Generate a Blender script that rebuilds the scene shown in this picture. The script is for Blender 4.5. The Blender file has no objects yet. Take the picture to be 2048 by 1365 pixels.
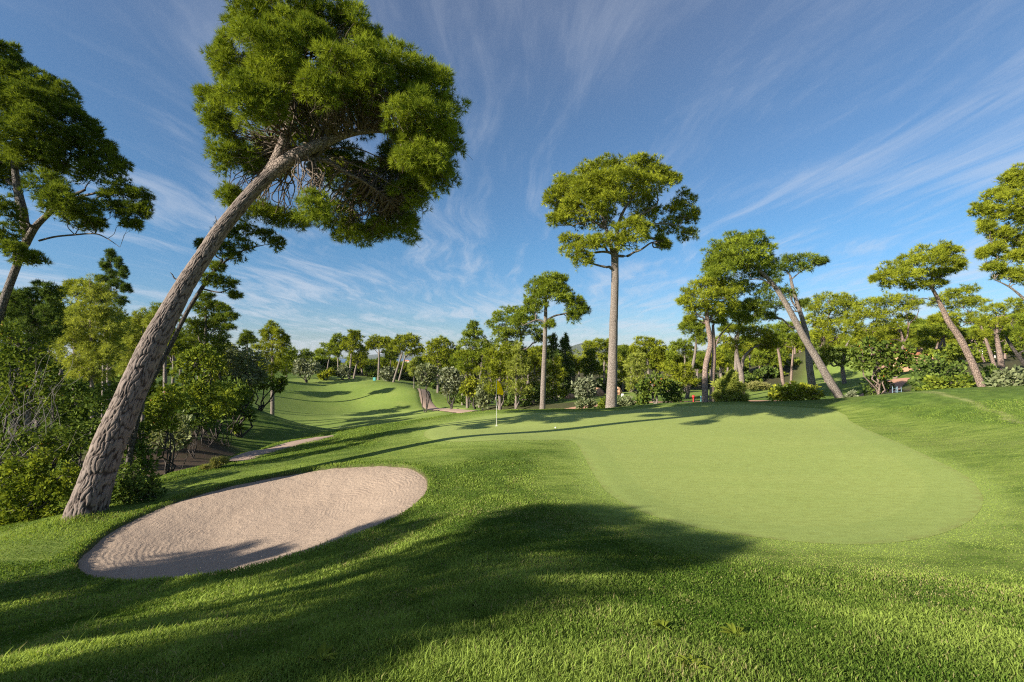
import bpy, math
import numpy as np
from mathutils import Vector
from mathutils.geometry import delaunay_2d_cdt

R = math.radians
scene = bpy.context.scene
COL = scene.collection

# ------------------------------------------------------------------ camera, sky, sun, exposure
CAM_H = 3.35
PITCH = R(1.6)
F = 910.0                                   # focal length in photo pixels (2048 wide)
cam_d = bpy.data.cameras.new('camera')
cam_d.sensor_width = 36.0
cam_d.lens = F * 36.0 / 2048.0
cam_d.clip_start = 0.05
cam_d.clip_end = 60000
cam = bpy.data.objects.new('camera', cam_d)
cam.location = (0, 0, CAM_H)
cam.rotation_euler = (math.pi / 2 + PITCH, 0, 0)
COL.objects.link(cam)
scene.camera = cam

SUN_AZ = R(-123)        # direction TO the sun, measured from +Y clockwise (towards +X)
SUN_EL = R(23)
to_sun = np.array([math.sin(SUN_AZ) * math.cos(SUN_EL), math.cos(SUN_AZ) * math.cos(SUN_EL), math.sin(SUN_EL)])
sl = bpy.data.lights.new('sun', 'SUN')
sl.energy = 5.0
sl.angle = R(0.5)
sl.color = (1.0, 0.925, 0.78)
so = bpy.data.objects.new('sun', sl)
so.rotation_euler = Vector(to_sun).to_track_quat('Z', 'Y').to_euler()
so.location = (-40, -20, 40)
COL.objects.link(so)

scene.view_settings.view_transform = 'Standard'
scene.view_settings.look = 'None'
scene.view_settings.exposure = 1.15
scene.view_settings.gamma = 1.0
scene.cycles.use_denoising = False
scene.cycles.filter_width = 1.15


class NT:
    """tiny helper to write node trees"""
    def __init__(self, tree):
        self.t = tree
        for n in list(tree.nodes):
            tree.nodes.remove(n)

    def n(self, kind, ins=None, **props):
        nd = self.t.nodes.new(kind)
        for k, v in props.items():
            setattr(nd, k, v)
        for k, v in (ins or {}).items():
            s = nd.inputs[k]
            if hasattr(v, 'is_output') or isinstance(v, bpy.types.NodeSocket):
                self.t.links.new(v, s)
            else:
                s.default_value = v
        return nd

    def link(self, a, b):
        self.t.links.new(a, b)

    def math(self, op, a, b=0.0, c=None, clamp=False):
        ins = {0: a, 1: b}
        if c is not None:
            ins[2] = c
        return self.n('ShaderNodeMath', ins, operation=op, use_clamp=clamp).outputs[0]

    def mix(self, f, a, b, blend='MIX'):
        m = self.n('ShaderNodeMix', None, data_type='RGBA', blend_type=blend)
        for i, v in ((0, f), (6, a), (7, b)):
            if isinstance(v, bpy.types.NodeSocket):
                self.t.links.new(v, m.inputs[i])
            else:
                m.inputs[i].default_value = v if i == 0 else (*v[:3], 1)
        return m.outputs[2]

    def ramp(self, f, stops, interp='LINEAR'):
        r = self.n('ShaderNodeValToRGB', {0: f})
        cr = r.color_ramp
        cr.interpolation = interp
        while len(cr.elements) < len(stops):
            cr.elements.new(0.5)
        for e, (p, c) in zip(cr.elements, stops):
            e.position = p
            e.color = (*c[:3], 1) if not isinstance(c, (int, float)) else (c, c, c, 1)
        return r.outputs[0]

    def noise(self, vec, scale, detail=4, rough=0.55, dist=0.0):
        ins = {'Scale': scale, 'Detail': detail, 'Roughness': rough, 'Distortion': dist}
        if vec is not None:
            ins['Vector'] = vec
        return self.n('ShaderNodeTexNoise', ins).outputs['Fac']

    def mapping(self, vec, scale=(1, 1, 1), rot=(0, 0, 0), loc=(0, 0, 0)):
        return self.n('ShaderNodeMapping', {'Vector': vec, 'Scale': scale, 'Rotation': rot, 'Location': loc}).outputs[0]


world = bpy.data.worlds.new('World')
scene.world = world
world.use_nodes = True
w = NT(world.node_tree)
sky = w.n('ShaderNodeTexSky', None, sky_type='NISHITA', sun_disc=False, sun_elevation=SUN_EL,
          sun_rotation=SUN_AZ % (2 * math.pi), altitude=50, air_density=1.0, dust_density=0.3, ozone_density=2.5)
gen = w.n('ShaderNodeTexCoord').outputs['Generated']
sx = w.n('ShaderNodeSeparateXYZ', {0: gen})
zc = w.math('MAXIMUM', sx.outputs[2], 0.02)
zz = w.math('ADD', zc, 0.06)
u = w.math('DIVIDE', sx.outputs[0], zz)
v = w.math('DIVIDE', sx.outputs[1], zz)
uv = w.n('ShaderNodeCombineXYZ', {0: u, 1: v, 2: 0.0}).outputs[0]
# cirrus: streaks drawn out along the view direction on a high plane, broken by larger patches
bend = w.n('ShaderNodeTexNoise', {'Vector': uv, 'Scale': 0.35, 'Detail': 2.0})
uvb = w.n('ShaderNodeVectorMath', {0: uv, 1: w.n('ShaderNodeVectorMath', {0: bend.outputs['Color'], 'Scale': 1.6}, operation='SCALE').outputs[0]}, operation='ADD').outputs[0]
s1 = w.noise(w.mapping(uvb, (2.9, 0.62, 1), (0, 0, R(-20))), 1.0, 9, 0.62, 0.8)
s2 = w.noise(w.mapping(uvb, (7.5, 1.7, 1), (0, 0, R(12)), (3, 7, 0)), 1.0, 8, 0.66, 0.6)
pt = w.noise(w.mapping(uv, (0.9, 0.6, 1), (0, 0, 0), (5.2, 1.7, 0)), 1.0, 5, 0.5, 0.2)
st = w.math('ADD', w.math('MULTIPLY', s1, 0.62), w.math('MULTIPLY', s2, 0.38))
st = w.math('ADD', st, w.math('MULTIPLY', w.math('SUBTRACT', pt, 0.5), 0.55))
low = w.n('ShaderNodeMapRange', {0: sx.outputs[2], 1: 0.0, 2: 0.55, 3: 1.0, 4: 0.0}).outputs[0]
st = w.math('ADD', st, w.math('MULTIPLY', low, 0.06))
cl = w.n('ShaderNodeMapRange', {0: st, 1: 0.46, 2: 0.76, 3: 0.0, 4: 1.0}, interpolation_type='SMOOTHSTEP').outputs[0]
camt = w.n('ShaderNodeMapRange', {0: low, 1: 0.0, 2: 1.0, 3: 0.21, 4: 0.62}).outputs[0]
cl = w.math('MULTIPLY', cl, camt)
tint = w.ramp(sx.outputs[2], [(0.0, (0.50, 0.62, 0.88)), (0.08, (0.48, 0.67, 0.88)), (0.22, (0.50, 0.77, 0.94)), (0.45, (0.74, 0.88, 0.98)), (0.75, (1.45, 1.16, 1.08))])
skyc = w.mix(1.0, sky.outputs[0], tint, 'MULTIPLY')
cloudc = w.n('ShaderNodeRGB')
cloudc.outputs[0].default_value = (5.0, 5.3, 5.9, 1)
full = w.mix(cl, skyc, cloudc.outputs[0])
bg = w.n('ShaderNodeBackground', {'Color': full, 'Strength': 0.064})
wo = w.n('ShaderNodeOutputWorld', {0: bg.outputs[0]})

# ------------------------------------------------------------------ general helpers
cp, sp = math.cos(PITCH), math.sin(PITCH)


def ray(px, py):
    vx, vz = (px - 1024.0) / F, (682.5 - py) / F
    y, z = cp - sp * vz, sp + cp * vz
    return np.array([vx / y, 1.0, z / y])


def at(px, py, d):
    """the point that lies d metres ahead on the line of sight through photo pixel (px, py)"""
    return np.array([0, 0, CAM_H]) + ray(px, py) * d


def tag(o, label=None, cat=None, group=None, kind=None):
    for k, val in (('label', label), ('category', cat), ('group', group), ('kind', kind)):
        if val:
            o[k] = val
    return o


def new_mesh(name, verts, faces, mat=None, attrs=None, uvs=None, smooth=False):
    """verts (N,3), faces (M,k) with one k for all"""
    verts = np.asarray(verts, np.float32)
    faces = np.asarray(faces, np.int32)
    k = faces.shape[1]
    me = bpy.data.meshes.new(name)
    me.vertices.add(len(verts))
    me.vertices.foreach_set('co', verts.ravel())
    me.loops.add(faces.size)
    me.loops.foreach_set('vertex_index', faces.ravel())
    me.polygons.add(len(faces))
    me.polygons.foreach_set('loop_start', np.arange(0, faces.size, k, dtype=np.int32))
    if smooth:
        me.polygons.foreach_set('use_smooth', np.ones(len(faces), bool))
    for an, av in (attrs or {}).items():
        a = me.attributes.new(an, 'FLOAT', 'POINT')
        a.data.foreach_set('value', np.asarray(av, np.float32))
    if uvs is not None:
        ul = me.uv_layers.new(name='UVMap')
        ul.data.foreach_set('uv', np.asarray(uvs, np.float32)[faces.ravel()].ravel())
    me.update(calc_edges=True)
    if mat:
        me.materials.append(mat)
    return me


def obj(name, me, parent=None, loc=None):
    o = bpy.data.objects.new(name, me)
    COL.objects.link(o)
    if parent is not None:
        o.parent = parent
    if loc is not None:
        o.location = loc
    return o


def empty(name, loc):
    o = bpy.data.objects.new(name, None)
    o.empty_display_size = 0.3
    o.location = loc
    COL.objects.link(o)
    return o


def hash2(ix, iy, s=0):
    h = (ix.astype(np.int64) * 374761393 + iy.astype(np.int64) * 668265263 + s * 982451653) & 0xFFFFFFFF
    h = ((h ^ (h >> 13)) * 1274126177) & 0xFFFFFFFF
    return ((h ^ (h >> 16)) & 0xFFFFFF) / float(0xFFFFFF)


def vnoise(x, y, s=0):
    x, y = np.asarray(x, float), np.asarray(y, float)
    ix, iy = np.floor(x), np.floor(y)
    fx, fy = x - ix, y - iy
    fx, fy = fx * fx * (3 - 2 * fx), fy * fy * (3 - 2 * fy)
    a, b = hash2(ix, iy, s), hash2(ix + 1, iy, s)
    c, d = hash2(ix, iy + 1, s), hash2(ix + 1, iy + 1, s)
    return (a * (1 - fx) + b * fx) * (1 - fy) + (c * (1 - fx) + d * fx) * fy - 0.5


def fbm(x, y, oct=4, s=0):
    t, a = 0, 1.0
    for i in range(oct):
        t = t + a * vnoise(x * 2 ** i, y * 2 ** i, s + i)
        a *= 0.5
    return t


def sstep(a, b, x):
    t = np.clip((x - a) / (b - a), 0, 1)
    return t * t * (3 - 2 * t)


def inside(poly, x, y):
    c = np.zeros(np.shape(x), bool)
    n = len(poly)
    for i in range(n):
        x1, y1 = poly[i]
        x2, y2 = poly[(i + 1) % n]
        m = (y1 > y) != (y2 > y)
        c ^= m & (x < (x2 - x1) * (y - y1) / (y2 - y1 + 1e-12) + x1)
    return c


def edge_dist(poly, x, y, closed=True):
    best = np.full(np.shape(x), 1e9)
    n = len(poly)
    for i in range(n if closed else n - 1):
        x1, y1 = poly[i]
        x2, y2 = poly[(i + 1) % n]
        dx, dy = x2 - x1, y2 - y1
        t = np.clip(((x - x1) * dx + (y - y1) * dy) / (dx * dx + dy * dy + 1e-12), 0, 1)
        best = np.minimum(best, np.hypot(x - x1 - t * dx, y - y1 - t * dy))
    return best


def sdist(poly, x, y):
    d = edge_dist(poly, x, y)
    return np.where(inside(poly, x, y), -d, d)


def smooth_loop(pts, per=6, closed=True):
    """Catmull-Rom through the points"""
    p = np.asarray(pts, float)
    n = len(p)
    out = []
    for i in range(n if closed else n - 1):
        if closed:
            a, b, c, d = p[(i - 1) % n], p[i], p[(i + 1) % n], p[(i + 2) % n]
        else:
            a, b, c, d = p[max(i - 1, 0)], p[i], p[i + 1], p[min(i + 2, n - 1)]
        for t in np.linspace(0, 1, per, endpoint=False):
            out.append(0.5 * (2 * b + (c - a) * t + (2 * a - 5 * b + 4 * c - d) * t * t + (3 * b - a - 3 * c + d) * t ** 3))
    if not closed:
        out.append(p[-1])
    return np.array(out)


# ------------------------------------------------------------------ terrain
# what the photo shows of the ground: (photo x, photo y, metres ahead)
GP = [(1024, 1365, 2.5), (0, 1365, 2.9), (500, 1365, 2.6), (1600, 1365, 2.5), (2048, 1365, 2.7),
      (1024, 1180, 4.4), (1024, 1050, 7.5), (600, 1250, 4.2), (1500, 1200, 5.0), (1950, 1200, 5.1),
      (1500, 1085, 7.75), (1250, 1010, 9.6), (1750, 1090, 7.7), (1950, 1000, 10.2), (2040, 1100, 7.4),
      (2048, 890, 14.4), (1900, 850, 19.0), (1750, 830, 22.5),
      (2048, 790, 20.5), (1950, 787, 22.5), (1860, 785, 24), (1780, 791, 25.5), (1700, 799, 27), (1600, 805, 28), (1500, 806, 28.5), (1400, 806, 29), (1300, 811, 29.3),
      (1200, 818, 29), (1100, 820, 28.5), (1000, 823, 27.5), (920, 829, 26.5), (850, 838, 25.2),
      (993, 853, 21), (1700, 850, 20.9), (1500, 950, 12.6), (1300, 900, 15.9), (1150, 870, 18.6), (1500, 870, 18.6), (1400, 835, 23.6),
      (1000, 881, 16.4), (890, 888, 15.9), (900, 960, 11.9), (1000, 930, 13.3),
      (880, 985, 10.7), (860, 930, 13.4), (720, 925, 14.3), (560, 950, 13.7), (400, 975, 12.9), (250, 1040, 10.9), (150, 1100, 9.2), (140, 1170, 7.6),
      (300, 1185, 6.9), (500, 1150, 6.8), (700, 1090, 7.6), (820, 1020, 9.6),
      (165, 1025, 11.2), (0, 1065, 10.8), (0, 1150, 7.8), (300, 995, 12.6),
      (400, 948, 15.0), (480, 922, 17.3), (560, 897, 19.7), (640, 876, 22.6), (480, 905, 18.6), (560, 884, 21.4), (640, 868, 24.8), (400, 932, 16.0), (700, 862, 25.4), (770, 850, 25.0), (740, 890, 17.5), (640, 915, 15.8),
      (450, 930, 24), (330, 935, 23), (400, 880, 30), (470, 905, 32), (558, 872, 52), (618, 864, 54), (700, 838, 64), (820, 827, 70), (640, 808, 77), (650, 771, 88), (720, 771, 87), (790, 774, 86), (835, 784, 83), (720, 811, 79), (800, 816, 76), (848, 820, 73),
      (520, 830, 47), (470, 800, 45), (600, 770, 84), (580, 761, 88), (700, 757, 97), (800, 767, 93), (845, 778, 92), (862, 800, 82), (885, 818, 70), (960, 812, 66),
      (1040, 815, 52), (1180, 812, 46), (1160, 795, 60), (1250, 786, 63), (1400, 783, 62), (1300, 802, 50), (1480, 786, 56), (1600, 768, 62), (1700, 748, 75), (1690, 783, 45),
      (1740, 793, 41), (1580, 735, 100), (1480, 770, 75), (1900, 735, 55), (2000, 720, 60)]
GX = [(0, 0, 1.72), (0, -10, 1.5), (-10, -6, .3), (10, -6, 1.4), (-25, -10, -.8), (25, -10, 1.8), (-18, 4, -1.3), (-16, 10, -1.3), (28, 8, 1.9), (-30, 15, -1.6),
      (40, 20, 2.2), (0, -40, 1), (-45, -30, 0), (45, -30, 2), (-24, 24, -2), (-30, 40, -1.6), (-45, 60, -1), (30, 30, 1.0), (45, 45, 2.2), (60, 90, 4.5),
      (7, 32.5, -.5), (20, 31, 0.2), (0, 31.5, -1.2), (-5, 29, -1.6), (-8, 30, -2.6), (-9.5, 26.5, -1.7), (-12.5, 19, -1.7), (-13.5, 26, -2.9), (-12, 34, -4), (-4, 45, -4.2), (-15, 15.5, -1.6),
      (0, 140, -3), (60, 140, 2), (-60, 140, -1), (-100, 80, 1), (100, 80, 6), (120, 150, 5), (-120, 150, 0), (0, 190, -4), (-150, 0, 0), (150, 0, 3), (0, -150, 0), (-110, -110, 0), (110, -110, 1)]
_ctrl = np.array([at(*g) for g in GP] + [np.array(g, float) for g in GX])


def _tps_fit(c, lam=0.02):
    n = len(c)
    P = c[:, :2] / 30.0
    d2 = ((P[:, None] - P[None]) ** 2).sum(-1)
    K = 0.5 * d2 * np.log(d2 + 1e-12) + lam * 0.02 * np.eye(n)
    Q = np.hstack([np.ones((n, 1)), P])
    A = np.block([[K, Q], [Q.T, np.zeros((3, 3))]])
    return P, np.linalg.solve(A, np.concatenate([c[:, 2], np.zeros(3)]))


_P, _W = _tps_fit(_ctrl)


def base_h(x, y):
    x, y = np.asarray(x, float), np.asarray(y, float)
    sh = x.shape
    X, Y = x.ravel(), y.ravel()
    out = np.empty(len(X))
    for i in range(0, len(X), 60000):
        a = X[i:i + 60000] / 30.0
        b = Y[i:i + 60000] / 30.0
        d2 = (a[:, None] - _P[None, :, 0]) ** 2 + (b[:, None] - _P[None, :, 1]) ** 2
        out[i:i + 60000] = (0.5 * d2 * np.log(d2 + 1e-12)) @ _W[:-3] + _W[-3] + _W[-2] * a + _W[-1] * b
    r = np.hypot(X, Y)
    far = np.interp(r, [0, 150, 260, 700, 1500, 1700, 9000], [-2, -3, -6, -14, -30, -48, -48])
    far = far + np.clip(r - 150, 0, 400) / 400 * 9 * fbm(X / 150, Y / 150, 3, 9)
    k = sstep(120, 190, r)
    out = out * (1 - k) + far * k
    return out.reshape(sh)


def cast(px, py, h=base_h, t0=1.5, t1=260):
    """first ground point on the line of sight through a photo pixel"""
    dr = ray(px, py)
    t = np.geomspace(t0, t1, 900)
    zr = CAM_H + dr[2] * t
    under = zr < h(dr[0] * t, t)
    if not under.any():
        return np.array([0, 0, CAM_H]) + dr * t1
    i = int(np.argmax(under))
    lo, hi = t[max(i - 1, 0)], t[i]
    for _ in range(30):
        m = 0.5 * (lo + hi)
        if CAM_H + dr[2] * m < float(h(np.array([dr[0] * m]), np.array([m]))[0]):
            hi = m
        else:
            lo = m
    return np.array([0, 0, CAM_H]) + dr * hi


def trace(pix, closed=True, per=6):
    return smooth_loop([cast(a, b)[:2] for a, b in pix], per, closed)


SAND = trace([(153, 1128), (165, 1105), (230, 1055), (330, 1010), (430, 978), (540, 954), (640, 938), (740, 930), (810, 932), (848, 948), (857, 968),
              (848, 992), (812, 1025), (760, 1052), (690, 1082), (600, 1110), (500, 1138), (400, 1155), (300, 1164), (215, 1162), (165, 1148)])
GREEN_PIX = [(1130, 881), (1152, 888), (1166, 910), (1185, 945), (1215, 985), (1285, 1025), (1400, 1057), (1530, 1077), (1650, 1088), (1760, 1088), (1860, 1074), (1935, 1045), (1966, 1008),
             (1955, 975), (1925, 948), (1870, 920), (1800, 887), (1740, 862), (1700, 842), (1688, 829), (1640, 818), (1500, 810), (1400, 812), (1300, 817),
             (1200, 824), (1100, 826), (1000, 829), (940, 838), (880, 850), (850, 864), (856, 878), (900, 884), (960, 883), (1050, 881)]
GREEN = trace(GREEN_PIX)
VALLEY = smooth_loop([at(a, b, d)[:2] for a, b, d in [(660, 828, 68), (720, 822, 74), (830, 822, 74), (900, 820, 72), (930, 826, 64), (850, 836, 62), (740, 840, 62)]])
BANK_TOP = smooth_loop([at(a, b, d)[:2] for a, b, d in [(575, 762, 88), (650, 757, 98), (735, 758, 98), (760, 763, 94), (690, 763, 90), (620, 765, 86)]])
RTEE = smooth_loop([at(a, b, d)[:2] for a, b, d in [(1110, 806, 54), (1230, 797, 56), (1420, 795, 56), (1440, 783, 64), (1300, 781, 68), (1160, 788, 64)]])
RFAIR = smooth_loop([at(a, b, d)[:2] for a, b, d in [(1500, 793, 50), (1600, 785, 50), (1745, 786, 46), (1770, 770, 56), (1770, 740, 80), (1650, 735, 95), (1600, 760, 75), (1520, 776, 62)]])


def hgt(x, y):
    """the ground with the sand bunker hollowed out"""
    x, y = np.asarray(x, float), np.asarray(y, float)
    z = base_h(x, y)
    fade = np.exp(-np.hypot(x, y) / 22)
    gm = (np.abs(x - 6) < 16) & (y > 5) & (y < 32)
    if gm.any():
        fade = np.where(gm, fade, fade)
        fade[gm] = fade[gm] * sstep(0.0, 0.7, sdist(GREEN, x[gm], y[gm]))
    z = z + 0.018 * fade * fbm(x / 1.3, y / 1.3, 3, 3) + 0.016 * fade * fbm(x / 0.35, y / 0.35, 2, 5)
    near = (np.abs(x + 5.5) < 6) & (np.abs(y - 10.5) < 6)
    if near.any():
        s = np.full(x.shape, 9.0)
        s[near] = sdist(SAND, x[near], y[near])
        z = z + 0.03 * np.exp(-((s - 0.12) / 0.18) ** 2) * (s > 0) - 0.20 * sstep(0.03, -0.16, s) - 0.20 * sstep(0, -2.2, s)
    return z


def ground_z(x, y):
    return float(hgt(np.array([x]), np.array([y]))[0])

# ------------------------------------------------------------------ materials
def material(name):
    m = bpy.data.materials.new(name)
    m.use_nodes = True
    return m, NT(m.node_tree)


def finish(t, shader, disp=None):
    o = t.n('ShaderNodeOutputMaterial', {0: shader})
    return o


def leaf_mat(name, c1, c2, trans=0.3, gloss=0.0, c3=None):
    """two-sided leaves: each tuft or leaf carries its own tint"""
    m, t = material(name)
    a = t.n('ShaderNodeAttribute', None, attribute_name='tint').outputs['Fac']
    stops = [(0.0, c1), (0.9, c2)] if c3 is None else [(0.0, c1), (0.86, c2), (0.93, c3)]
    col = t.ramp(a, stops)
    d = t.n('ShaderNodeBsdfDiffuse', {'Color': col}).outputs[0]
    tr = t.n('ShaderNodeBsdfTranslucent', {'Color': t.mix(1.0, col, (1.25, 1.2, 0.6), 'MULTIPLY')}).outputs[0]
    s = t.n('ShaderNodeMixShader', {0: trans, 1: d, 2: tr}).outputs[0]
    if gloss:
        g = t.n('ShaderNodeBsdfGlossy', {'Color': (1, 1, 1, 1), 'Roughness': 0.35}).outputs[0]
        s = t.n('ShaderNodeMixShader', {0: gloss, 1: s, 2: g}).outputs[0]
    finish(t, s)
    return m


def plain_mat(name, col, rough=0.6, bump=0.0, scale=30, var=0.25, metal=0.0):
    m, t = material(name)
    tc = t.n('ShaderNodeTexCoord').outputs['Object']
    n = t.noise(tc, scale, 4)
    c = t.mix(n, tuple(x * (1 - var) for x in col), tuple(min(1, x * (1 + var)) for x in col))
    ins = {'Base Color': c, 'Roughness': rough, 'Metallic': metal}
    if bump:
        ins['Normal'] = t.n('ShaderNodeBump', {'Height': n, 'Strength': bump, 'Distance': 0.02}).outputs[0]
    finish(t, t.n('ShaderNodeBsdfPrincipled', ins).outputs[0])
    return m


def bark_mat(name, light, mid, dark, su=9.0, sv=3.4):
    """plated bark; uv = (distance round the trunk, distance along it) in metres"""
    m, t = material(name)
    uvn = t.n('ShaderNodeUVMap').outputs[0]
    wob = t.n('ShaderNodeTexNoise', {'Vector': t.mapping(uvn, (6, 3, 1)), 'Scale': 1.0, 'Detail': 3.0}).outputs['Color']
    uw = t.n('ShaderNodeVectorMath', {0: t.mapping(uvn, (su, sv, 1)), 1: t.n('ShaderNodeVectorMath', {0: wob, 'Scale': 0.9}, operation='SCALE').outputs[0]}, operation='ADD').outputs[0]
    vo = t.n('ShaderNodeTexVoronoi', {'Vector': uw, 'Scale': 1.0}, feature='DISTANCE_TO_EDGE').outputs['Distance']
    vc = t.n('ShaderNodeTexVoronoi', {'Vector': uw, 'Scale': 1.0}, feature='F1').outputs['Color']
    fine = t.noise(t.mapping(uvn, (60, 22, 1)), 1.0, 5, 0.6)
    big = t.noise(t.mapping(uvn, (1.2, 0.5, 1)), 1.0, 3)
    plate = t.mix(t.n('ShaderNodeSeparateColor', {0: vc}).outputs[0], light, mid)
    plate = t.mix(t.math('MULTIPLY', fine, 0.6), plate, mid)
    plate = t.mix(t.n('ShaderNodeMapRange', {0: big, 1: 0.35, 2: 0.7, 3: 0.0, 4: 0.55}).outputs[0], plate, tuple(x * 0.62 for x in light))
    crack = t.n('ShaderNodeMapRange', {0: vo, 1: 0.01, 2: 0.13, 3: 0.0, 4: 1.0}).outputs[0]
    col = t.mix(crack, dark, plate)
    h = t.math('ADD', t.math('MULTIPLY', crack, 0.8), t.math('MULTIPLY', fine, 0.35))
    nm = t.n('ShaderNodeBump', {'Height': h, 'Strength': 0.9, 'Distance': 0.03}).outputs[0]
    finish(t, t.n('ShaderNodeBsdfPrincipled', {'Base Color': col, 'Roughness': 0.9, 'Normal': nm}).outputs[0])
    return m


BARK_BIG = bark_mat('bark_plated', (0.34, 0.265, 0.22), (0.22, 0.165, 0.135), (0.06, 0.04, 0.03), 22, 9)
BARK_GREY = bark_mat('bark_grey', (0.345, 0.29, 0.25), (0.235, 0.19, 0.16), (0.13, 0.10, 0.08), 20, 8)
BARK_RED = bark_mat('bark_red', (0.37, 0.265, 0.215), (0.26, 0.185, 0.15), (0.13, 0.088, 0.07), 18, 7)
BARK_GREY_SHADED = bark_mat('bark_grey_shaded', (0.22, 0.185, 0.16), (0.15, 0.122, 0.105), (0.05, 0.04, 0.032), 20, 8)  # grey bark darkened: the shade on the left edge pine's trunk is in the colour
BARK_DARK = bark_mat('bark_dark', (0.13, 0.105, 0.09), (0.08, 0.064, 0.055), (0.02, 0.016, 0.014), 12, 5)
TWIG = plain_mat('dead_twig_wood', (0.115, 0.085, 0.06), 0.9, 0.3, 25)
TWIG_PALE = plain_mat('bare_twig_wood', (0.17, 0.15, 0.135), 0.9, 0.3, 25)

# ------------------------------------------------------------------ ground
M_GROUND, t = material('turf')
tc = t.n('ShaderNodeTexCoord').outputs['Object']
A = {k: t.n('ShaderNodeAttribute', None, attribute_name=k).outputs['Fac'] for k in ('cut', 'mown', 'soil', 'litter', 'seam', 'collar')}
n_big = t.noise(tc, 0.35, 4, 0.55)
n_mid = t.noise(tc, 2.3, 4, 0.6)
n_fin = t.noise(tc, 26, 4, 0.65)
n_blade = t.noise(t.mapping(tc, (1, 1, 1)), 140, 2, 0.6)
rough_c = t.mix(t.n('ShaderNodeMapRange', {0: n_mid, 1: 0.32, 2: 0.68}).outputs[0], (0.055, 0.098, 0.014), (0.128, 0.192, 0.032))
rough_c = t.mix(t.n('ShaderNodeMapRange', {0: n_big, 1: 0.5, 2: 0.72, 3: 0.0, 4: 0.6}).outputs[0], rough_c, (0.155, 0.185, 0.04))
n_str = t.n('ShaderNodeMapRange', {0: t.noise(t.mapping(tc, (0.55, 2.4, 1), (0, 0, R(-14))), 1.0, 6, 0.68, 0.4), 1: 0.36, 2: 0.64}).outputs[0]
cut_c = t.mix(n_str, (0.095, 0.148, 0.022), (0.235, 0.292, 0.060))
cut_c = t.mix(t.n('ShaderNodeMapRange', {0: n_big, 1: 0.5, 2: 0.75, 3: 0.0, 4: 0.5}).outputs[0], cut_c, (0.25, 0.275, 0.075))
mown_c = t.mix(n_big, (0.195, 0.27, 0.055), (0.305, 0.36, 0.095))
soil_c = t.mix(n_fin, (0.045, 0.030, 0.022), (0.12, 0.080, 0.058))
soil_c = t.mix(t.n('ShaderNodeMapRange', {0: n_mid, 1: 0.45, 2: 0.75, 3: 0.0, 4: 0.5}).outputs[0], soil_c, (0.05, 0.06, 0.02))
lit_c = t.mix(n_mid, (0.035, 0.045, 0.015), (0.10, 0.080, 0.045))
c = t.mix(A['cut'], rough_c, cut_c)
c = t.mix(A['mown'], c, mown_c)
c = t.mix(A['collar'], c, t.mix(n_fin, (0.21, 0.285, 0.062), (0.305, 0.365, 0.095)))
c = t.mix(t.math('MULTIPLY', A['seam'], n_mid), c, (0.36, 0.34, 0.15))
c = t.mix(A['litter'], c, lit_c)
c = t.mix(A['soil'], c, soil_c)
c = t.mix(t.n('ShaderNodeMapRange', {0: n_fin, 1: 0.3, 2: 0.7, 3: 0.0, 4: 1.0}).outputs[0], t.mix(1.0, c, (0.72, 0.76, 0.72), 'MULTIPLY'), t.mix(1.0, c, (1.22, 1.2, 1.15), 'MULTIPLY'))
hh = t.math('ADD', t.math('MULTIPLY', n_fin, 1.0), t.math('MULTIPLY', n_blade, 0.6))
nb = t.n('ShaderNodeBump', {'Height': hh, 'Strength': 0.55, 'Distance': 0.035}).outputs[0]
finish(t, t.n('ShaderNodeBsdfPrincipled', {'Base Color': c, 'Roughness': 0.95, 'Specular IOR Level': 0.15, 'Normal': nb}).outputs[0])

PATH_NEAR = trace([(455, 924), (490, 912), (530, 901), (575, 890), (615, 881), (648, 874)], False, 8)
PATH_FAR = smooth_loop([at(a, b, d)[:2] for a, b, d in [(845, 788, 88), (853, 800, 80), (866, 810, 74), (890, 818, 68), (925, 823, 60), (975, 826, 52)]], 8, False)
PATH_RIGHT = smooth_loop([at(a, b, d)[:2] for a, b, d in [(1085, 818, 44), (1150, 814, 45.5), (1195, 812, 46.5), (1262, 806, 48), (1330, 802, 47), (1410, 798, 46), (1480, 797, 45), (1560, 799, 42), (1650, 800, 39), (1730, 795, 40), (1790, 788, 46)]], 8, False)

front = np.arange(-58, 58.01, 0.22)
side = np.concatenate([np.arange(-180, -58, 4.0), front, np.arange(62, 180, 4.0)])
rad = np.concatenate([[0.05, 0.4, 0.8, 1.2], np.geomspace(1.6, 60, 330), np.geomspace(61, 6000, 220)])
AZ, RD = np.meshgrid(np.radians(side), rad)
gx, gy = (np.sin(AZ) * RD).ravel(), (np.cos(AZ) * RD).ravel()
gz = hgt(gx, gy)
rr = np.hypot(gx, gy)
nearm = (rr < 60)
sg = np.full(gx.shape, 99.0)
sg[nearm] = sdist(GREEN, gx[nearm], gy[nearm])
ss = np.full(gx.shape, 99.0)
ss[nearm] = sdist(SAND, gx[nearm], gy[nearm])
gz = gz - 0.03 * sstep(0.0, -0.3, sg)
mid = (rr < 140) & (gy > 0)


def fld(fn):
    o = np.full(gx.shape, 99.0)
    o[mid] = fn(gx[mid], gy[mid])
    return o


dpn = fld(lambda a, b: edge_dist(PATH_NEAR, a, b, False))
dpf = fld(lambda a, b: edge_dist(PATH_FAR, a, b, False))
dpr = fld(lambda a, b: edge_dist(PATH_RIGHT, a, b, False))
gz = gz - 0.06 * sstep(0.9, 0.5, dpn) - 0.15 * sstep(1.5, 0.9, dpf) - 0.12 * sstep(1.6, 0.9, dpr)
sv = fld(lambda a, b: sdist(VALLEY, a, b))
sbt = fld(lambda a, b: sdist(BANK_TOP, a, b))
srt = fld(lambda a, b: sdist(RTEE, a, b))
srf = fld(lambda a, b: sdist(RFAIR, a, b))


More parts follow.
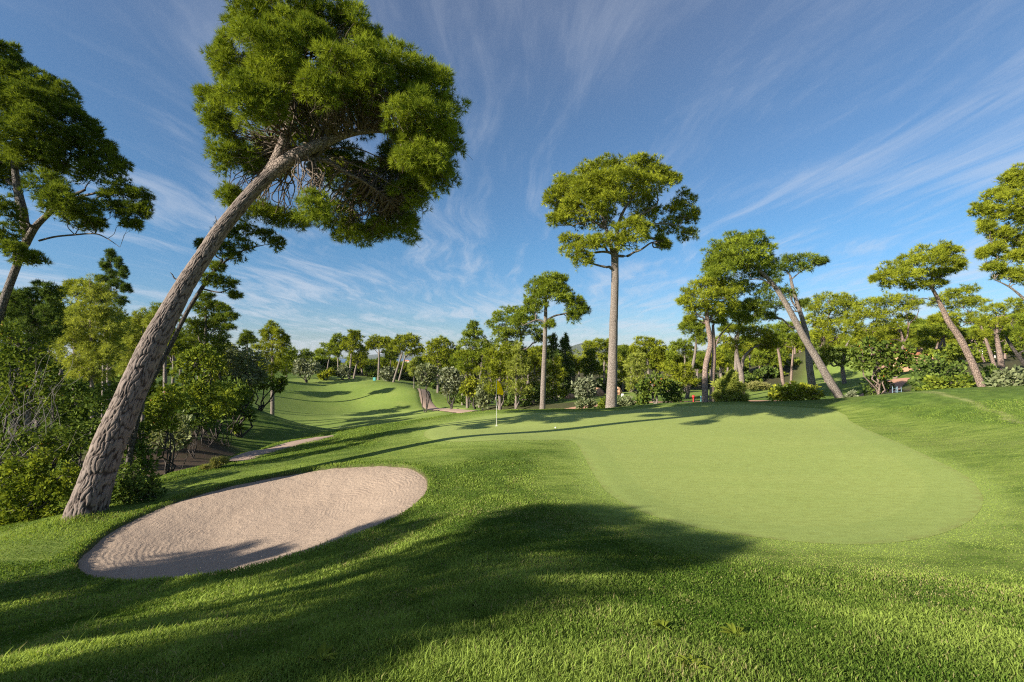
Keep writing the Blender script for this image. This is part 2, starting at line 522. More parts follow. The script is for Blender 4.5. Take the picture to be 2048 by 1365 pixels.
def zones(x, y, sg):
    """mowing zones of the turf round the green"""
    wv = 0.35 * fbm(x / 1.5, y / 1.5, 3, 21)
    # the apron: a band round the green that widens on the right and at the front left
    wid = 1.5 + 3.2 * sstep(6, 14, x) * sstep(24, 15, y) + 1.2 * sstep(-0.5, -2.0, x) * sstep(18, 15, y)
    cut = sstep(wid + 0.7, wid - 0.5, sg + wv)
    return cut


cut = zones(gx, gy, sg)
cut = cut * sstep(60, 55, rr)
collar = 0.85 * sstep(0.9, 0.05, sg + 0.5 * fbm(gx / .5, gy / .5, 3, 23)) * sstep(16, 11, gx + 0.0 * gy)
seam = np.exp(-((sg - 4.9 + 0.5 * fbm(gx / 1.5, gy / 1.5, 3, 22)) / 0.14) ** 2) * sstep(9, 12, gx) * (gy > 9) * (gy < 27)
# the strip of shorter, paler turf along the ridge above the bunker
ridge = sstep(0.25, 0.5, ss) * sstep(3.4, 2.2, ss) * sstep(-4.5, -6.0, gx) * (gy > 8.5)
cut = np.maximum(cut, 0.75 * ridge)
mown = np.maximum.reduce([0.5 * sstep(42, 50, gy) * sstep(106, 100, gy) * sstep(-5, -9, gx) * sstep(-40, -36, gx), sstep(1.5, -1.0, sv), 0.9 * sstep(1.5, -1, sbt), 0.55 * sstep(2, -1, srt), 0.6 * sstep(2, -1, srf)])
soilpoly = smooth_loop([at(a, b, d)[:2] for a, b, d in [(180, 960, 19), (300, 975, 17.5), (430, 938, 20.5), (490, 908, 27), (470, 885, 31), (420, 850, 36), (330, 830, 38), (200, 860, 30)]])
dsoil = fld(lambda a, b: sdist(soilpoly, a, b))
soil = sstep(1.2, -1.2, dsoil + 2.2 * fbm(gx / 2.5, gy / 2.5, 3, 31))
soil = np.maximum(soil, 0.75 * sstep(0.05, -0.02, ss) * sstep(-0.5, -0.1, ss))
pk = at(855, 838, 25)
soil = np.maximum(soil, 0.7 * sstep(0.9, 0.2, np.hypot((gx - pk[0]) / 1.7, gy - pk[1]) + 0.5 * fbm(gx * 2, gy * 2, 3, 4)))
open_r = sstep(3, -3, np.minimum.reduce([srt, srf]))
leftwood = sstep(-2, -6, gx + 0.60 * gy - 1.0 - 9.5 * sstep(30, 10, gy)) * sstep(15, 20, gy) * (gy < 80)
valley_mask = (gx > -32) & (gy > 40) & (gy < 104) & (gx < -2)
litter = np.clip(np.maximum(sstep(64, 72, gy) * (1 - open_r) * (gx > 2), sstep(100, 108, gy)), 0, 1)
litter = np.maximum(litter, sstep(-12.5, -15.5, gx + 0.0 * gy) * sstep(-60, -20, gy) * (gy < 48) * sstep(-0.55, -0.75, gx / (gy + 12)))
litter = np.maximum(litter, sstep(42, 47, gy) * sstep(64, 60, gy) * sstep(-4.5, -3.0, gx) * sstep(9, 7, gx) * 0.9 * sstep(1, 3, srt))
litter = np.maximum(litter, sstep(34, 40, gy) * sstep(14, 18, gx) * (1 - sstep(6, 2, srf)) * (gx > gy * 0.80))
na, nr = len(side), len(rad)
idx = np.arange(na * nr).reshape(nr, na)
nxt = np.roll(idx, -1, axis=1)
q = np.stack([idx[:-1], nxt[:-1], nxt[1:], idx[1:]], -1).reshape(-1, 4)[:, ::-1]
me = new_mesh('ground', np.stack([gx, gy, gz], 1), q, M_GROUND, {'cut': cut, 'mown': mown, 'soil': soil, 'litter': litter, 'seam': seam, 'collar': collar}, smooth=True)
tag(obj('ground', me), kind='structure')


def patch(name, poly, step, hfn, lift, mat, kind='structure', attr=True):
    """a sheet that fills an outline, with its rim vertices drawn onto the outline"""
    x0, y0 = poly.min(0)
    x1, y1 = poly.max(0)
    rim_ = [poly[0]]
    for i in range(len(poly)):                       # outline resampled to the grid step
        a_, b_ = poly[i], poly[(i + 1) % len(poly)]
        m_ = max(1, int(np.hypot(*(b_ - a_)) / step))
        rim_ += [a_ + (b_ - a_) * j / m_ for j in range(1, m_ + 1)]
    rim_ = np.array(rim_[:-1])
    X, Y = np.meshgrid(np.arange(x0, x1, step), np.arange(y0, y1, step))
    X, Y = X.ravel(), Y.ravel()
    k_ = sdist(poly, X, Y) < -0.55 * step
    pts = np.concatenate([rim_, np.column_stack([X[k_], Y[k_]])])
    nr_ = len(rim_)
    cdt = delaunay_2d_cdt([Vector(q_) for q_ in pts], [(i, (i + 1) % nr_) for i in range(nr_)], [], 1, 1e-6)
    x = np.array([q_.x for q_ in cdt[0]])
    y = np.array([q_.y for q_ in cdt[0]])
    f = np.array([list(q_) for q_ in cdt[2]])
    e = -sdist(poly, x, y)
    z = hfn(x, y, e) + lift
    me = new_mesh(name, np.stack([x, y, z], 1), f, mat, {'edge': e}, smooth=True)
    return tag(obj(name, me), kind=kind)


M_GREEN, t = material('putting_turf')
tc = t.n('ShaderNodeTexCoord').outputs['Object']
g1 = t.noise(t.mapping(tc, (0.25, 1.1, 1), (0, 0, R(12))), 1.0, 5, 0.6)
g2 = t.noise(t.mapping(tc, (3.2, 9, 1), (0, 0, R(12))), 1.0, 5, 0.65)
g3 = t.noise(tc, 38, 5, 0.75)
edge = t.n('ShaderNodeAttribute', None, attribute_name='edge').outputs['Fac']
c = t.mix(g1, (0.255, 0.332, 0.080), (0.378, 0.425, 0.122))
c = t.mix(t.n('ShaderNodeMapRange', {0: g2, 1: 0.42, 2: 0.66, 3: 0.0, 4: 0.8}).outputs[0], c, (0.255, 0.29, 0.068))
c = t.mix(t.n('ShaderNodeMapRange', {0: g3, 1: 0.4, 2: 0.68, 3: 0.0, 4: 0.75}).outputs[0], c, (0.20, 0.245, 0.055))
rim = t.math('MULTIPLY', t.n('ShaderNodeMapRange', {0: edge, 1: 0.0, 2: 0.22, 3: 1.0, 4: 0.0}).outputs[0], t.n('ShaderNodeMapRange', {0: t.noise(tc, 5, 4), 1: 0.42, 2: 0.62}).outputs[0])
c = t.mix(t.math('MULTIPLY', rim, 0.6), c, (0.20, 0.17, 0.05))
pass2 = t.n('ShaderNodeMapRange', {0: edge, 1: 0.9, 2: 1.0, 3: 0.0, 4: 1.0}).outputs[0]
c = t.mix(t.math('MULTIPLY', t.math('SUBTRACT', 1.0, pass2), 0.22), c, (0.19, 0.26, 0.06))
nb = t.n('ShaderNodeBump', {'Height': g3, 'Strength': 0.5, 'Distance': 0.02}).outputs[0]
finish(t, t.n('ShaderNodeBsdfPrincipled', {'Base Color': c, 'Roughness': 0.9, 'Specular IOR Level': 0.2, 'Normal': nb}).outputs[0])
patch('putting_green', GREEN, 0.16, lambda x, y, e: base_h(x, y) + 0.014 * sstep(0, 0.35, e), 0.004, M_GREEN)

M_SAND, t = material('raked_sand')
tc = t.n('ShaderNodeTexCoord').outputs['Object']
edge = t.n('ShaderNodeAttribute', None, attribute_name='edge').outputs['Fac']
n1 = t.noise(tc, 1.2, 4)
n2 = t.noise(tc, 45, 4, 0.7)
n3 = t.noise(tc, 14, 4, 0.6)
wob = t.math('MULTIPLY', t.noise(tc, 2.2, 3), 0.35)
rk = t.n('ShaderNodeMath', {0: t.math('MULTIPLY', t.math('ADD', edge, wob), 62.0)}, operation='SINE').outputs[0]
rkm = t.n('ShaderNodeMapRange', {0: t.noise(tc, 0.9, 3), 1: 0.38, 2: 0.6, 3: 0.1, 4: 1.0}).outputs[0]
c = t.mix(n1, (0.33, 0.248, 0.19), (0.42, 0.325, 0.25))
c = t.mix(t.n('ShaderNodeMapRange', {0: n2, 1: 0.4, 2: 0.75, 3: 0.0, 4: 0.5}).outputs[0], c, (0.25, 0.175, 0.13))
hh = t.math('ADD', t.math('MULTIPLY', n2, 0.8), t.math('ADD', t.math('MULTIPLY', n3, 1.0), t.math('MULTIPLY', t.math('MULTIPLY', rk, rkm), 0.11)))
nb = t.n('ShaderNodeBump', {'Height': hh, 'Strength': 0.8, 'Distance': 0.03}).outputs[0]
finish(t, t.n('ShaderNodeBsdfPrincipled', {'Base Color': c, 'Roughness': 0.95, 'Specular IOR Level': 0.1, 'Normal': nb}).outputs[0])


def sand_h(x, y, e):
    wb = 0.3 * vnoise(x * 1.1, y * 1.1, 8)
    rip = np.sin((e + wb) * 60) * 0.0016 * np.clip(0.6 + 2 * vnoise(x * 0.8, y * 0.8, 15), 0, 1)
    bowl = hgt(x, y) + 0.03 * sstep(0, .3, e)
    rim = np.where(e < 0.14, 0.0, 0)
    floor_ = base_h(x, y) - 0.05 - 0.26 * sstep(0, 2.4, e)
    clods = 0.012 * fbm(x * 6, y * 6, 3, 44) + 0.02 * vnoise(x * 2, y * 2, 45)
    return floor_ + rip + clods


patch('sand', SAND, 0.035, sand_h, 0.0, M_SAND)

M_PATH = plain_mat('path_gravel', (0.34, 0.235, 0.175), 0.95, 0.5, 18, 0.25)
M_PATH_RED = plain_mat('path_red_earth', (0.44, 0.235, 0.15), 0.95, 0.5, 12, 0.25)


def path(name, line, width, mat, lift):
    line = np.asarray(line)
    tn = np.gradient(line, axis=0)
    tn /= np.linalg.norm(tn, axis=1)[:, None]
    nv = np.stack([-tn[:, 1], tn[:, 0]], 1)
    k = 7
    V = []
    for j in range(k):
        o = (j / (k - 1) - 0.5) * width
        wv = 0.12 * width * fbm(line[:, 0] * 0.9 + j * 0.3, line[:, 1] * 0.9, 3, 77) * (1 if j in (0, k - 1) else 0)
        p = line + nv * (o + np.sign(o) * wv)[:, None]
        z = base_h(p[:, 0], p[:, 1]) + lift - (0.07 if j in (0, k - 1) else 0)
        V.append(np.column_stack([p, z]))
    V = np.array(V)
    n = len(line)
    id_ = np.arange(k * n).reshape(k, n)
    f = np.stack([id_[:-1, :-1], id_[:-1, 1:], id_[1:, 1:], id_[1:, :-1]], -1).reshape(-1, 4)
    return tag(obj(name, new_mesh(name, V.reshape(-1, 3), f, mat, smooth=True)), kind='structure')


path('path', PATH_NEAR, 1.3, M_PATH, 0.02)
path('path', PATH_FAR, 2.0, M_PATH, 0.03)
path('path', PATH_RIGHT, 2.6, M_PATH_RED, 0.03)

# sea and far hills
M_SEA, t = material('sea_water')
finish(t, t.n('ShaderNodeBsdfPrincipled', {'Base Color': (0.02, 0.07, 0.16, 1), 'Roughness': 0.35}).outputs[0])
ang = np.linspace(0, 2 * np.pi, 97)[:-1]
rs_ = np.array([1620.0, 2600, 4000, 5000, 6000])
V = np.array([[math.sin(a) * r_, math.cos(a) * r_, -42.0] for r_ in rs_ for a in ang])
id_ = np.arange(len(V)).reshape(len(rs_), -1)
nx_ = np.roll(id_, -1, 1)
tag(obj('sea', new_mesh('sea', V, np.stack([id_[:-1], nx_[:-1], nx_[1:], id_[1:]], -1).reshape(-1, 4)[:, ::-1], M_SEA)), kind='structure')

M_HILL, t = material('wooded_hill')
tc = t.n('ShaderNodeTexCoord').outputs['Object']
c = t.mix(t.noise(tc, 0.02, 6, 0.65), (0.022, 0.038, 0.022), (0.085, 0.098, 0.06))
finish(t, t.n('ShaderNodeBsdfPrincipled', {'Base Color': c, 'Roughness': 1.0, 'Normal': t.n('ShaderNodeBump', {'Height': t.noise(tc, 0.05, 5, 0.7), 'Strength': 1.0, 'Distance': 14.0}).outputs[0]}).outputs[0])


def hill(prof, d, depth, seed):
    xs = np.linspace(prof[0][0], prof[-1][0], 140)
    pk_ = np.interp(xs, [p[0] for p in prof], [p[1] for p in prof])
    ks = np.linspace(-1, 1, 28)
    V = []
    for k_ in ks:
        for x_, p_ in zip(xs, pk_):
            yy = d + k_ * depth
            crest = CAM_H + (708 - p_) / F * d + 46
            fall = max(0.0, 1 - abs(k_) ** 1.6)
            z = -46 + crest * fall * (1 + 0.16 * fbm(x_ / 40 + seed, k_ * 4, 4, seed))
            V.append([(x_ - 1024) / F * d, yy, z])
    id_ = np.arange(len(V)).reshape(len(ks), -1)
    f = np.stack([id_[:-1, :-1], id_[:-1, 1:], id_[1:, 1:], id_[1:, :-1]], -1).reshape(-1, 4)
    return tag(obj('hill', new_mesh('hill', np.array(V), f, M_HILL, smooth=True)), kind='structure')


hill([(1030, 716), (1100, 704), (1140, 696), (1165, 689), (1182, 684), (1200, 687), (1225, 690), (1250, 693), (1275, 698), (1310, 706), (1370, 718)], 2300, 500, 2)
hill([(1200, 712), (1300, 707), (1360, 703), (1400, 701), (1450, 702), (1560, 704), (1650, 706), (1750, 710), (1850, 716)], 3400, 600, 5)
hill([(700, 714), (760, 709), (800, 707), (850, 707), (900, 710), (960, 714)], 4600, 500, 8)

# ------------------------------------------------------------------ grass blades
M_GRASS = leaf_mat('grass_blade', (0.072, 0.130, 0.018), (0.290, 0.375, 0.075), 0.36, 0.0, (0.31, 0.28, 0.12))
rng = np.random.default_rng(5)


def blades(n, r0, r1, power, az=62):
    uu = rng.random(n)
    k = 2 - power
    r = (r0 ** k + uu * (r1 ** k - r0 ** k)) ** (1 / k)
    a = np.radians(rng.uniform(-az, az, n))
    return r * np.sin(a), r * np.cos(a), r


bx, by, br = blades(1500000, 1.7, 30.0, 1.65)
sgb = np.full(len(bx), 50.0)
sgb = sdist(GREEN, bx, by)
ssb = sdist(SAND, bx, by)
dpb = edge_dist(PATH_NEAR, bx, by, False)
dso = sdist(soilpoly, bx, by)
keep = (sgb > -0.03) & (ssb > -0.015) & (dpb > 0.62) & (dso > -0.3) & (by < 33)
keep &= ~((by > 26.0) & (bx < -3))
bx, by, br, sgb, ssb = bx[keep], by[keep], br[keep], sgb[keep], ssb[keep]
bcut = zones(bx, by, sgb)
brid = sstep(0.25, 0.5, ssb) * sstep(3.4, 2.2, ssb) * sstep(-4.5, -6.0, bx) * (by > 8.5)
bcut = np.maximum(bcut, 0.8 * brid)
clump = fbm(bx / 0.45, by / 0.45, 3, 51)
clump2 = fbm(bx / 1.8, by / 1.8, 3, 52)
mott = fbm(bx * 0.5, by * 2.2, 4, 63)
hgtb = (0.036 + 0.050 * np.clip(clump + 0.2, 0, 1) + 0.03 * clump2) * (1 - bcut) + 0.019 * bcut
hgtb *= rng.uniform(0.45, 1.15, len(bx))
tall = rng.random(len(bx)) < 0.012
hgtb = np.where(tall & (bcut < 0.3), hgtb * 1.9, hgtb)
pine_xy = at(172, 1030, 11.1)[:2]
hgtb += 0.035 * np.exp(-(ssb / 0.16) ** 2) * rng.random(len(bx))
near_pine = np.exp(-((np.hypot(bx - pine_xy[0] - 0.1, by - pine_xy[1] + 0.35)) / 0.75) ** 2)
hgtb += 0.17 * near_pine * rng.random(len(bx))
wid = 0.0024 * (np.maximum(br, 2.5) / 2.5) ** 0.72 * rng.uniform(0.7, 1.3, len(bx)) * (1 - 0.25 * bcut)
n = len(bx)
az_ = rng.uniform(0, 2 * np.pi, n) + 1.2 * clump2
lean = np.clip(rng.normal(0.55, 0.28, n), 0.05, 1.3)
bz = hgt(bx, by) - 0.006
B = np.stack([bx, by, bz], 1)
dirh = np.stack([np.cos(az_), np.sin(az_), np.zeros(n)], 1)
side_ = np.stack([-np.sin(az_ + rng.normal(0, .6, n)), np.cos(az_ + rng.normal(0, .6, n)), np.zeros(n)], 1)
up = np.array([0, 0, 1.0])
midp = B + (up * 0.55 + dirh * (0.20 * lean)[:, None]) * hgtb[:, None]
tip = B + (up * (1.0 - 0.30 * lean)[:, None] + dirh * (0.85 * lean)[:, None]) * hgtb[:, None]
V = np.empty((n, 4, 3))
V[:, 0] = B
V[:, 1] = midp - side_ * wid[:, None]
V[:, 2] = midp + side_ * wid[:, None]
V[:, 3] = tip
i4 = (np.arange(n) * 4)[:, None]
fc = np.concatenate([i4 + [0, 1, 2], i4 + [1, 3, 2]])
tint = np.clip(0.36 + 0.85 * clump2 + 0.5 * clump + rng.normal(0, 0.16, n) + bcut * (0.12 + 0.55 * mott), 0, 0.85)
dk = np.clip(12 / np.maximum(br, 1), 0.25, 1)
tint = 0.42 + (tint - 0.42) * dk
dry = rng.random(n) < (0.03 + 0.16 * sstep(0.05, 0.4, fbm(bx / 1.1, by / 1.1, 3, 61)) + 0.03 * bcut) * dk ** 2
tint = np.where(dry, 1.0, np.maximum(tint, 0.75 * sstep(0.9, 0.05, sgb) * sstep(16, 11, bx)))
me = new_mesh('grass', V.reshape(-1, 3), fc, M_GRASS, {'tint': np.repeat(tint, 4)})
tag(obj('grass', me), 'short green grass growing over the mound and around the putting green', 'grass', kind='stuff')

# ------------------------------------------------------------------ plant builders
LEAF = {
    'pine':   leaf_mat('pine_needles', (0.072, 0.112, 0.013), (0.315, 0.372, 0.040), 0.30),
    'pine_y': leaf_mat('pine_needles_yellow', (0.096, 0.130, 0.013), (0.392, 0.420, 0.038), 0.30),
    'pine_d': leaf_mat('pine_needles_dark', (0.050, 0.085, 0.014), (0.225, 0.275, 0.034), 0.28),
    'pine_l': leaf_mat('pine_needles_light', (0.150, 0.190, 0.034), (0.440, 0.470, 0.095), 0.35),
    'fir':    leaf_mat('young_pine_needles', (0.044, 0.080, 0.022), (0.175, 0.240, 0.055), 0.28),
    'olive':  leaf_mat('olive_leaves', (0.120, 0.140, 0.078), (0.290, 0.305, 0.190), 0.22),
    'broad':  leaf_mat('broad_leaves', (0.052, 0.090, 0.014), (0.270, 0.310, 0.038), 0.32),
    'broad_y': leaf_mat('bright_leaves', (0.100, 0.135, 0.014), (0.390, 0.400, 0.042), 0.36),
    'broad_d': leaf_mat('dark_leaves', (0.040, 0.074, 0.018), (0.180, 0.238, 0.048), 0.25),
    'sage':   leaf_mat('grey_green_leaves', (0.105, 0.128, 0.062), (0.290, 0.315, 0.155), 0.28),
    'berry':  leaf_mat('berry_tree_leaves', (0.036, 0.070, 0.015), (0.190, 0.235, 0.036), 0.28),
    'straw':  leaf_mat('dry_grass', (0.15, 0.17, 0.04), (0.40, 0.37, 0.15), 0.35),
}
M_BERRY = plain_mat('red_berries', (0.52, 0.075, 0.025), 0.45)
M_BERRY_O = plain_mat('orange_berries', (0.62, 0.20, 0.03), 0.45)


def unit(a):
    return a / (np.linalg.norm(a, axis=-1, keepdims=True) + 1e-9)


def needles(P, axis, tint, k, L, W, spread, rng):
    """k narrow triangles fanning out of each point"""
    n = len(P)
    d = unit(axis[:, None, :] + spread * rng.normal(0, 1, (n, k, 3)))
    l = (L * rng.uniform(0.6, 1.25, (n, k)))[..., None]
    s = unit(np.cross(d, rng.normal(0, 1, (n, k, 3)))) * (W * rng.uniform(0.7, 1.3, (n, k)))[..., None]
    b = P[:, None, :] + d * l * 0.08
    V = np.stack([b - s, b + s, b + d * l], 2).reshape(-1, 3)
    T = np.repeat(tint, k * 3)
    return V, np.arange(len(V)).reshape(-1, 3), T


def leaves(P, axis, tint, L, rng):
    """one rhombic leaf at each point"""
    n = len(P)
    d = unit(axis + 0.9 * rng.normal(0, 1, (n, 3)))
    s = unit(np.cross(d, rng.normal(0, 1, (n, 3))))
    l = (L * rng.uniform(0.6, 1.3, n))[:, None]
    V = np.stack([P, P + d * l * 0.5 + s * l * 0.27, P + d * l, P + d * l * 0.5 - s * l * 0.27], 1).reshape(-1, 3)
    i = (np.arange(n) * 4)[:, None]
    return V, np.concatenate([i + [0, 1, 2], i + [0, 2, 3]]), np.repeat(tint, 4)


def tube(pts, radii, seg=8, rough=0.0, seed=0, v0=0.0, step=None):
    """a tapered tube through points; uv in metres"""
    p = np.asarray(pts, float)
    r = np.asarray(radii, float)
    n = len(p)
    tg = unit(np.gradient(p, axis=0))
    ref = np.array([1.0, 0.15, 0.1])
    nrm = unit(np.cross(tg, np.cross(np.broadcast_to(ref, tg.shape), tg)))
    bn = np.cross(tg, nrm)
    a = np.linspace(0, 2 * np.pi, seg + 1)
    ln = np.concatenate([[0], np.cumsum(np.linalg.norm(np.diff(p, axis=0), axis=1))]) + v0
    rad_ = np.repeat(r[:, None], seg + 1, 1)
    if rough:
        aa = np.broadcast_to(a, rad_.shape)
        ll = np.broadcast_to(ln[:, None], rad_.shape)
        k = 0.5 - 0.5 * np.cos(aa)                       # same value at the seam
        rad_ = rad_ * (1 + rough * (fbm(k * 3 + 7 * (np.sin(aa) > 0) * np.abs(np.sin(aa)), ll * 1.2, 3, seed)))
    V = p[:, None, :] + rad_[..., None] * (np.cos(a)[None, :, None] * nrm[:, None, :] + np.sin(a)[None, :, None] * bn[:, None, :])
    UV = np.stack([a[None, :] * r.mean() + 0 * ln[:, None], np.repeat(ln[:, None], seg + 1, 1)], -1)
    id_ = np.arange(n * (seg + 1)).reshape(n, seg + 1)
    f = np.stack([id_[:-1, :-1], id_[:-1, 1:], id_[1:, 1:], id_[1:, :-1]], -1).reshape(-1, 4)
    return V.reshape(-1, 3), f, UV.reshape(-1, 2)


def join(parts):
    V, Fc, U, o = [], [], [], 0
    for v, f, uv_ in parts:
        V.append(v)
        Fc.append(f + o)
        U.append(uv_)
        o += len(v)
    return np.concatenate(V), np.concatenate(Fc), np.concatenate(U)


def wood(name, tubes, mat, parent, loc):
    v, f, uv_ = join(tubes)
    return obj(name, new_mesh(name, v - np.asarray(loc), f, mat, uvs=uv_, smooth=True), parent)


def curve(pts, radii, per=6):
    p = smooth_loop(np.column_stack([np.asarray(pts, float), np.asarray(radii, float)]), per, False)
    return p[:, :3], np.maximum(p[:, 3], 0.004)


def limb(a, b, r0, r1, rng, sag=0.12, n=7):
    """a crooked branch from a to b"""
    a, b = np.asarray(a, float), np.asarray(b, float)
    t = np.linspace(0, 1, n)[:, None]
    L = np.linalg.norm(b - a)
    w_ = rng.normal(0, 1, (n, 3)) * 0.05 * L
    w_[0] = w_[-1] = 0
    p = a + (b - a) * t + np.array([0, 0, 1.0]) * (sag * L * np.sin(np.pi * t)) + w_
    return p, np.linspace(r0, r1, n)


def sub_clumps(blobs, rng, fine=1.0, hollow=True):
    """blobs (centre, radii) -> smaller foliage clumps spread through the outer part of each"""
    out = []
    for c, rad_ in blobs:
        n = max(7, int(round(24 * fine)))
        for _ in range(n):
            while True:
                d = rng.normal(0, 1, 3)
                d /= np.linalg.norm(d)
                if not hollow or d[2] > -0.55 or rng.random() < 0.35:
                    break
            k = rng.uniform(0.35, 0.92)
            s = rng.uniform(0.20, 0.38)
            out.append((c + d * rad_ * k, rad_ * s * np.array([1, 1, 0.82]), d, c))
    return out


def foliage(blobs, kind, L, dens, rng, k=9, spread=0.75, fine=1.0, hollow=True, squash=1.0, up=0.45, wk=0.075, leafy=False, cover=1.0):
    """foliage made of separate little tufts or leaves; L = size of one of them in metres"""
    subs = sub_clumps(blobs, rng, fine, hollow)
    Ps, As, Ts = [], [], []
    for c, rad_, d0, bc in subs:
        area = 4 * np.pi * (rad_[0] * rad_[2])
        m = int(max(8, 1.75 * cover * dens * area / (L * L)))
        d = unit(rng.normal(0, 1, (m, 3)) + np.array([0, 0, 0.35]) + 0.35 * d0)
        P = c + d * rad_ * rng.uniform(0.55, 1.05, (m, 1))
        Ps.append(P)
        As.append(unit(d + 0.45 * d0 + np.array([0, 0, up])))
        Ts.append(np.clip(rng.normal(0.0, 0.15, m) + rng.uniform(0.18, 0.68), 0, 0.9))
    P, A_, T = np.concatenate(Ps), np.concatenate(As), np.concatenate(Ts)
    if leafy:
        v, f, tt = leaves(P, A_, T, L, rng)
    else:
        v, f, tt = needles(P, A_, T, k, L, L * wk, spread, rng)
    return v, f, tt, subs


STATS = {}


def crown_obj(name, v, f, tt, mat, parent, loc):
    STATS[name] = STATS.get(name, 0) + len(f)
    return obj(name, new_mesh(name, v - np.asarray(loc), f, mat, {'tint': tt}), parent)


def px_blobs(bl, d, bs=1.0):
    out = []
    for b in bl:
        dd = d + (b[4] if len(b) > 4 else 0.0)
        c = at(b[0], b[1], dd)
        ca = math.cos(math.atan((b[0] - 1024) / F))       # a thing off the axis is drawn out sideways by the wide lens
        rx, rz = b[2] * dd / F * (0.25 + 0.75 * ca), b[3] * dd / F
        out.append((c, np.array([rx, 0.5 * (rx + max(rx, rz)) * 0.95, rz]) * bs))
    return out


def tree(name, label, cat, d, trunks, bl, kind='pine', bark=None, group=None, seed=1, size=9.0, dens=0.55, k=8, fine=1.0,
         twigs=4, hollow=True, spread=0.75, up=0.45, seg=8, wk=None, cover=1.0, limbs=(), leafy=False, crown='crown', rough=0.10, berries=0, bs=1.0):
    """d = metres ahead. trunks: lists of (photo x, photo y, radius m[, extra depth]); bl: crown blobs (photo x, y, rx, ry[, extra depth])"""
    rng = np.random.default_rng(seed)
    bark = bark or BARK_GREY
    tp = []
    for tr in trunks:
        pts = [at(q[0], q[1], d + (q[3] if len(q) > 3 else 0)) for q in tr]
        tp.append((np.array(pts), np.array([q[2] * 0.92 * math.cos(math.atan((q[0] - 1024) / F)) for q in tr])))
    base = tp[0][0][0].copy()
    gz_ = ground_z(base[0], base[1])
    if abs(gz_ - base[2]) > 0.02:                 # root the trunk in the ground
        p0, r0 = tp[0]
        if base[2] > gz_:
            dirn = (p0[1] - p0[0]) / max(0.3, (p0[1] - p0[0])[2])
            dirn = np.array([dirn[0] * 0.4, dirn[1] * 0.4, 1.0])
            foot = p0[0] - dirn * (base[2] - gz_ + 0.15)
            tp[0] = (np.vstack([foot, p0]), np.concatenate([[r0[0] * 1.12], r0]))
        base = np.array([tp[0][0][0][0], tp[0][0][0][1], ground_z(tp[0][0][0][0], tp[0][0][0][1])])
    root = empty(name, base)
    tag(root, label, cat, group)
    L = 0.84 * size * d / F
    tubes = []
    for i, (p, r) in enumerate(tp):
        cpts, cr = curve(p, r, 7)
        tb_ = tube(cpts, cr, seg, rough, seed + i)
        if i == 0:
            tubes.append(tb_)
        else:                                       # a second stem or a main limb is a part of its own
            wood('trunk' if p[0][2] < base[2] + 1.2 else 'branch', [tb_], bark, root, base)
    blobs = px_blobs(bl, d, bs)
    v, f, tt, subs = foliage(blobs, kind, L, dens, rng, k, spread, fine, hollow, up=up, wk=(wk or 0.08) * 0.85, leafy=leafy, cover=cover)
    allp = np.concatenate([q[0] for q in tp])
    allr = np.concatenate([q[1] for q in tp])
    for c, rad_ in blobs:                       # limbs out to the clumps
        # start from a trunk point lower than the clump
        cost = np.linalg.norm(allp - c, axis=1) + 2.5 * np.maximum(0, allp[:, 2] - c[2] + 0.3 * rad_[2])
        j = int(np.argmin(cost))
        r_ = min(allr[j] * 0.6, 0.012 + 0.05 * np.linalg.norm(allp[j] - c) ** 0.8)
        pts, rad2 = limb(allp[j], c - np.array([0, 0, 0.15 * rad_[2]]), r_, r_ * 0.35, rng, 0.06)
        cpts, cr = curve(pts, rad2, 3)
        tubes.append(tube(cpts, cr, 6, 0, seed))
        mine = [s for s in subs if s[3] is c]
        for s in mine[:twigs]:
            pts, rad2 = limb(cpts[len(cpts) * 2 // 3], s[0], r_ * 0.4, max(0.004, r_ * 0.14), rng, 0.03, 5)
            tubes.append(tube(pts, rad2, 5, 0, seed))
    wood('trunk', tubes, bark, root, base)
    crown_obj(crown, v, f, tt, LEAF[kind], root, base)
    if berries:
        add_berries(root, base, subs, berries, 5.0 * d / F * 0.5, rng)
    return root, base, blobs, subs, rng


def add_berries(root, base, subs, n, r, rng):
    ico = []
    for sgn in (-1, 1):
        for a in range(4):
            ico.append(None)
    bv = np.array([[0, 0, 1], [1, 0, 0], [0, 1, 0], [-1, 0, 0], [0, -1, 0], [0, 0, -1]], float)
    bf = np.array([[0, 1, 2], [0, 2, 3], [0, 3, 4], [0, 4, 1], [5, 2, 1], [5, 3, 2], [5, 4, 3], [5, 1, 4]])
    for mat, frac in ((M_BERRY, 0.6), (M_BERRY_O, 0.4)):
        m = int(n * frac)
        V, Fc = [], []
        for i in range(m):
            s = subs[rng.integers(len(subs))]
            d = rng.normal(0, 1, 3)
            d /= np.linalg.norm(d)
            p = s[0] + d * s[1] * rng.uniform(0.8, 1.1)
            V.append(p + bv * r * rng.uniform(0.6, 1.1))
            Fc.append(bf + 6 * i)
        o = obj('berries', new_mesh('berries', np.concatenate(V) - base, np.concatenate(Fc), mat, smooth=True), root)
        o['kind'] = 'stuff'


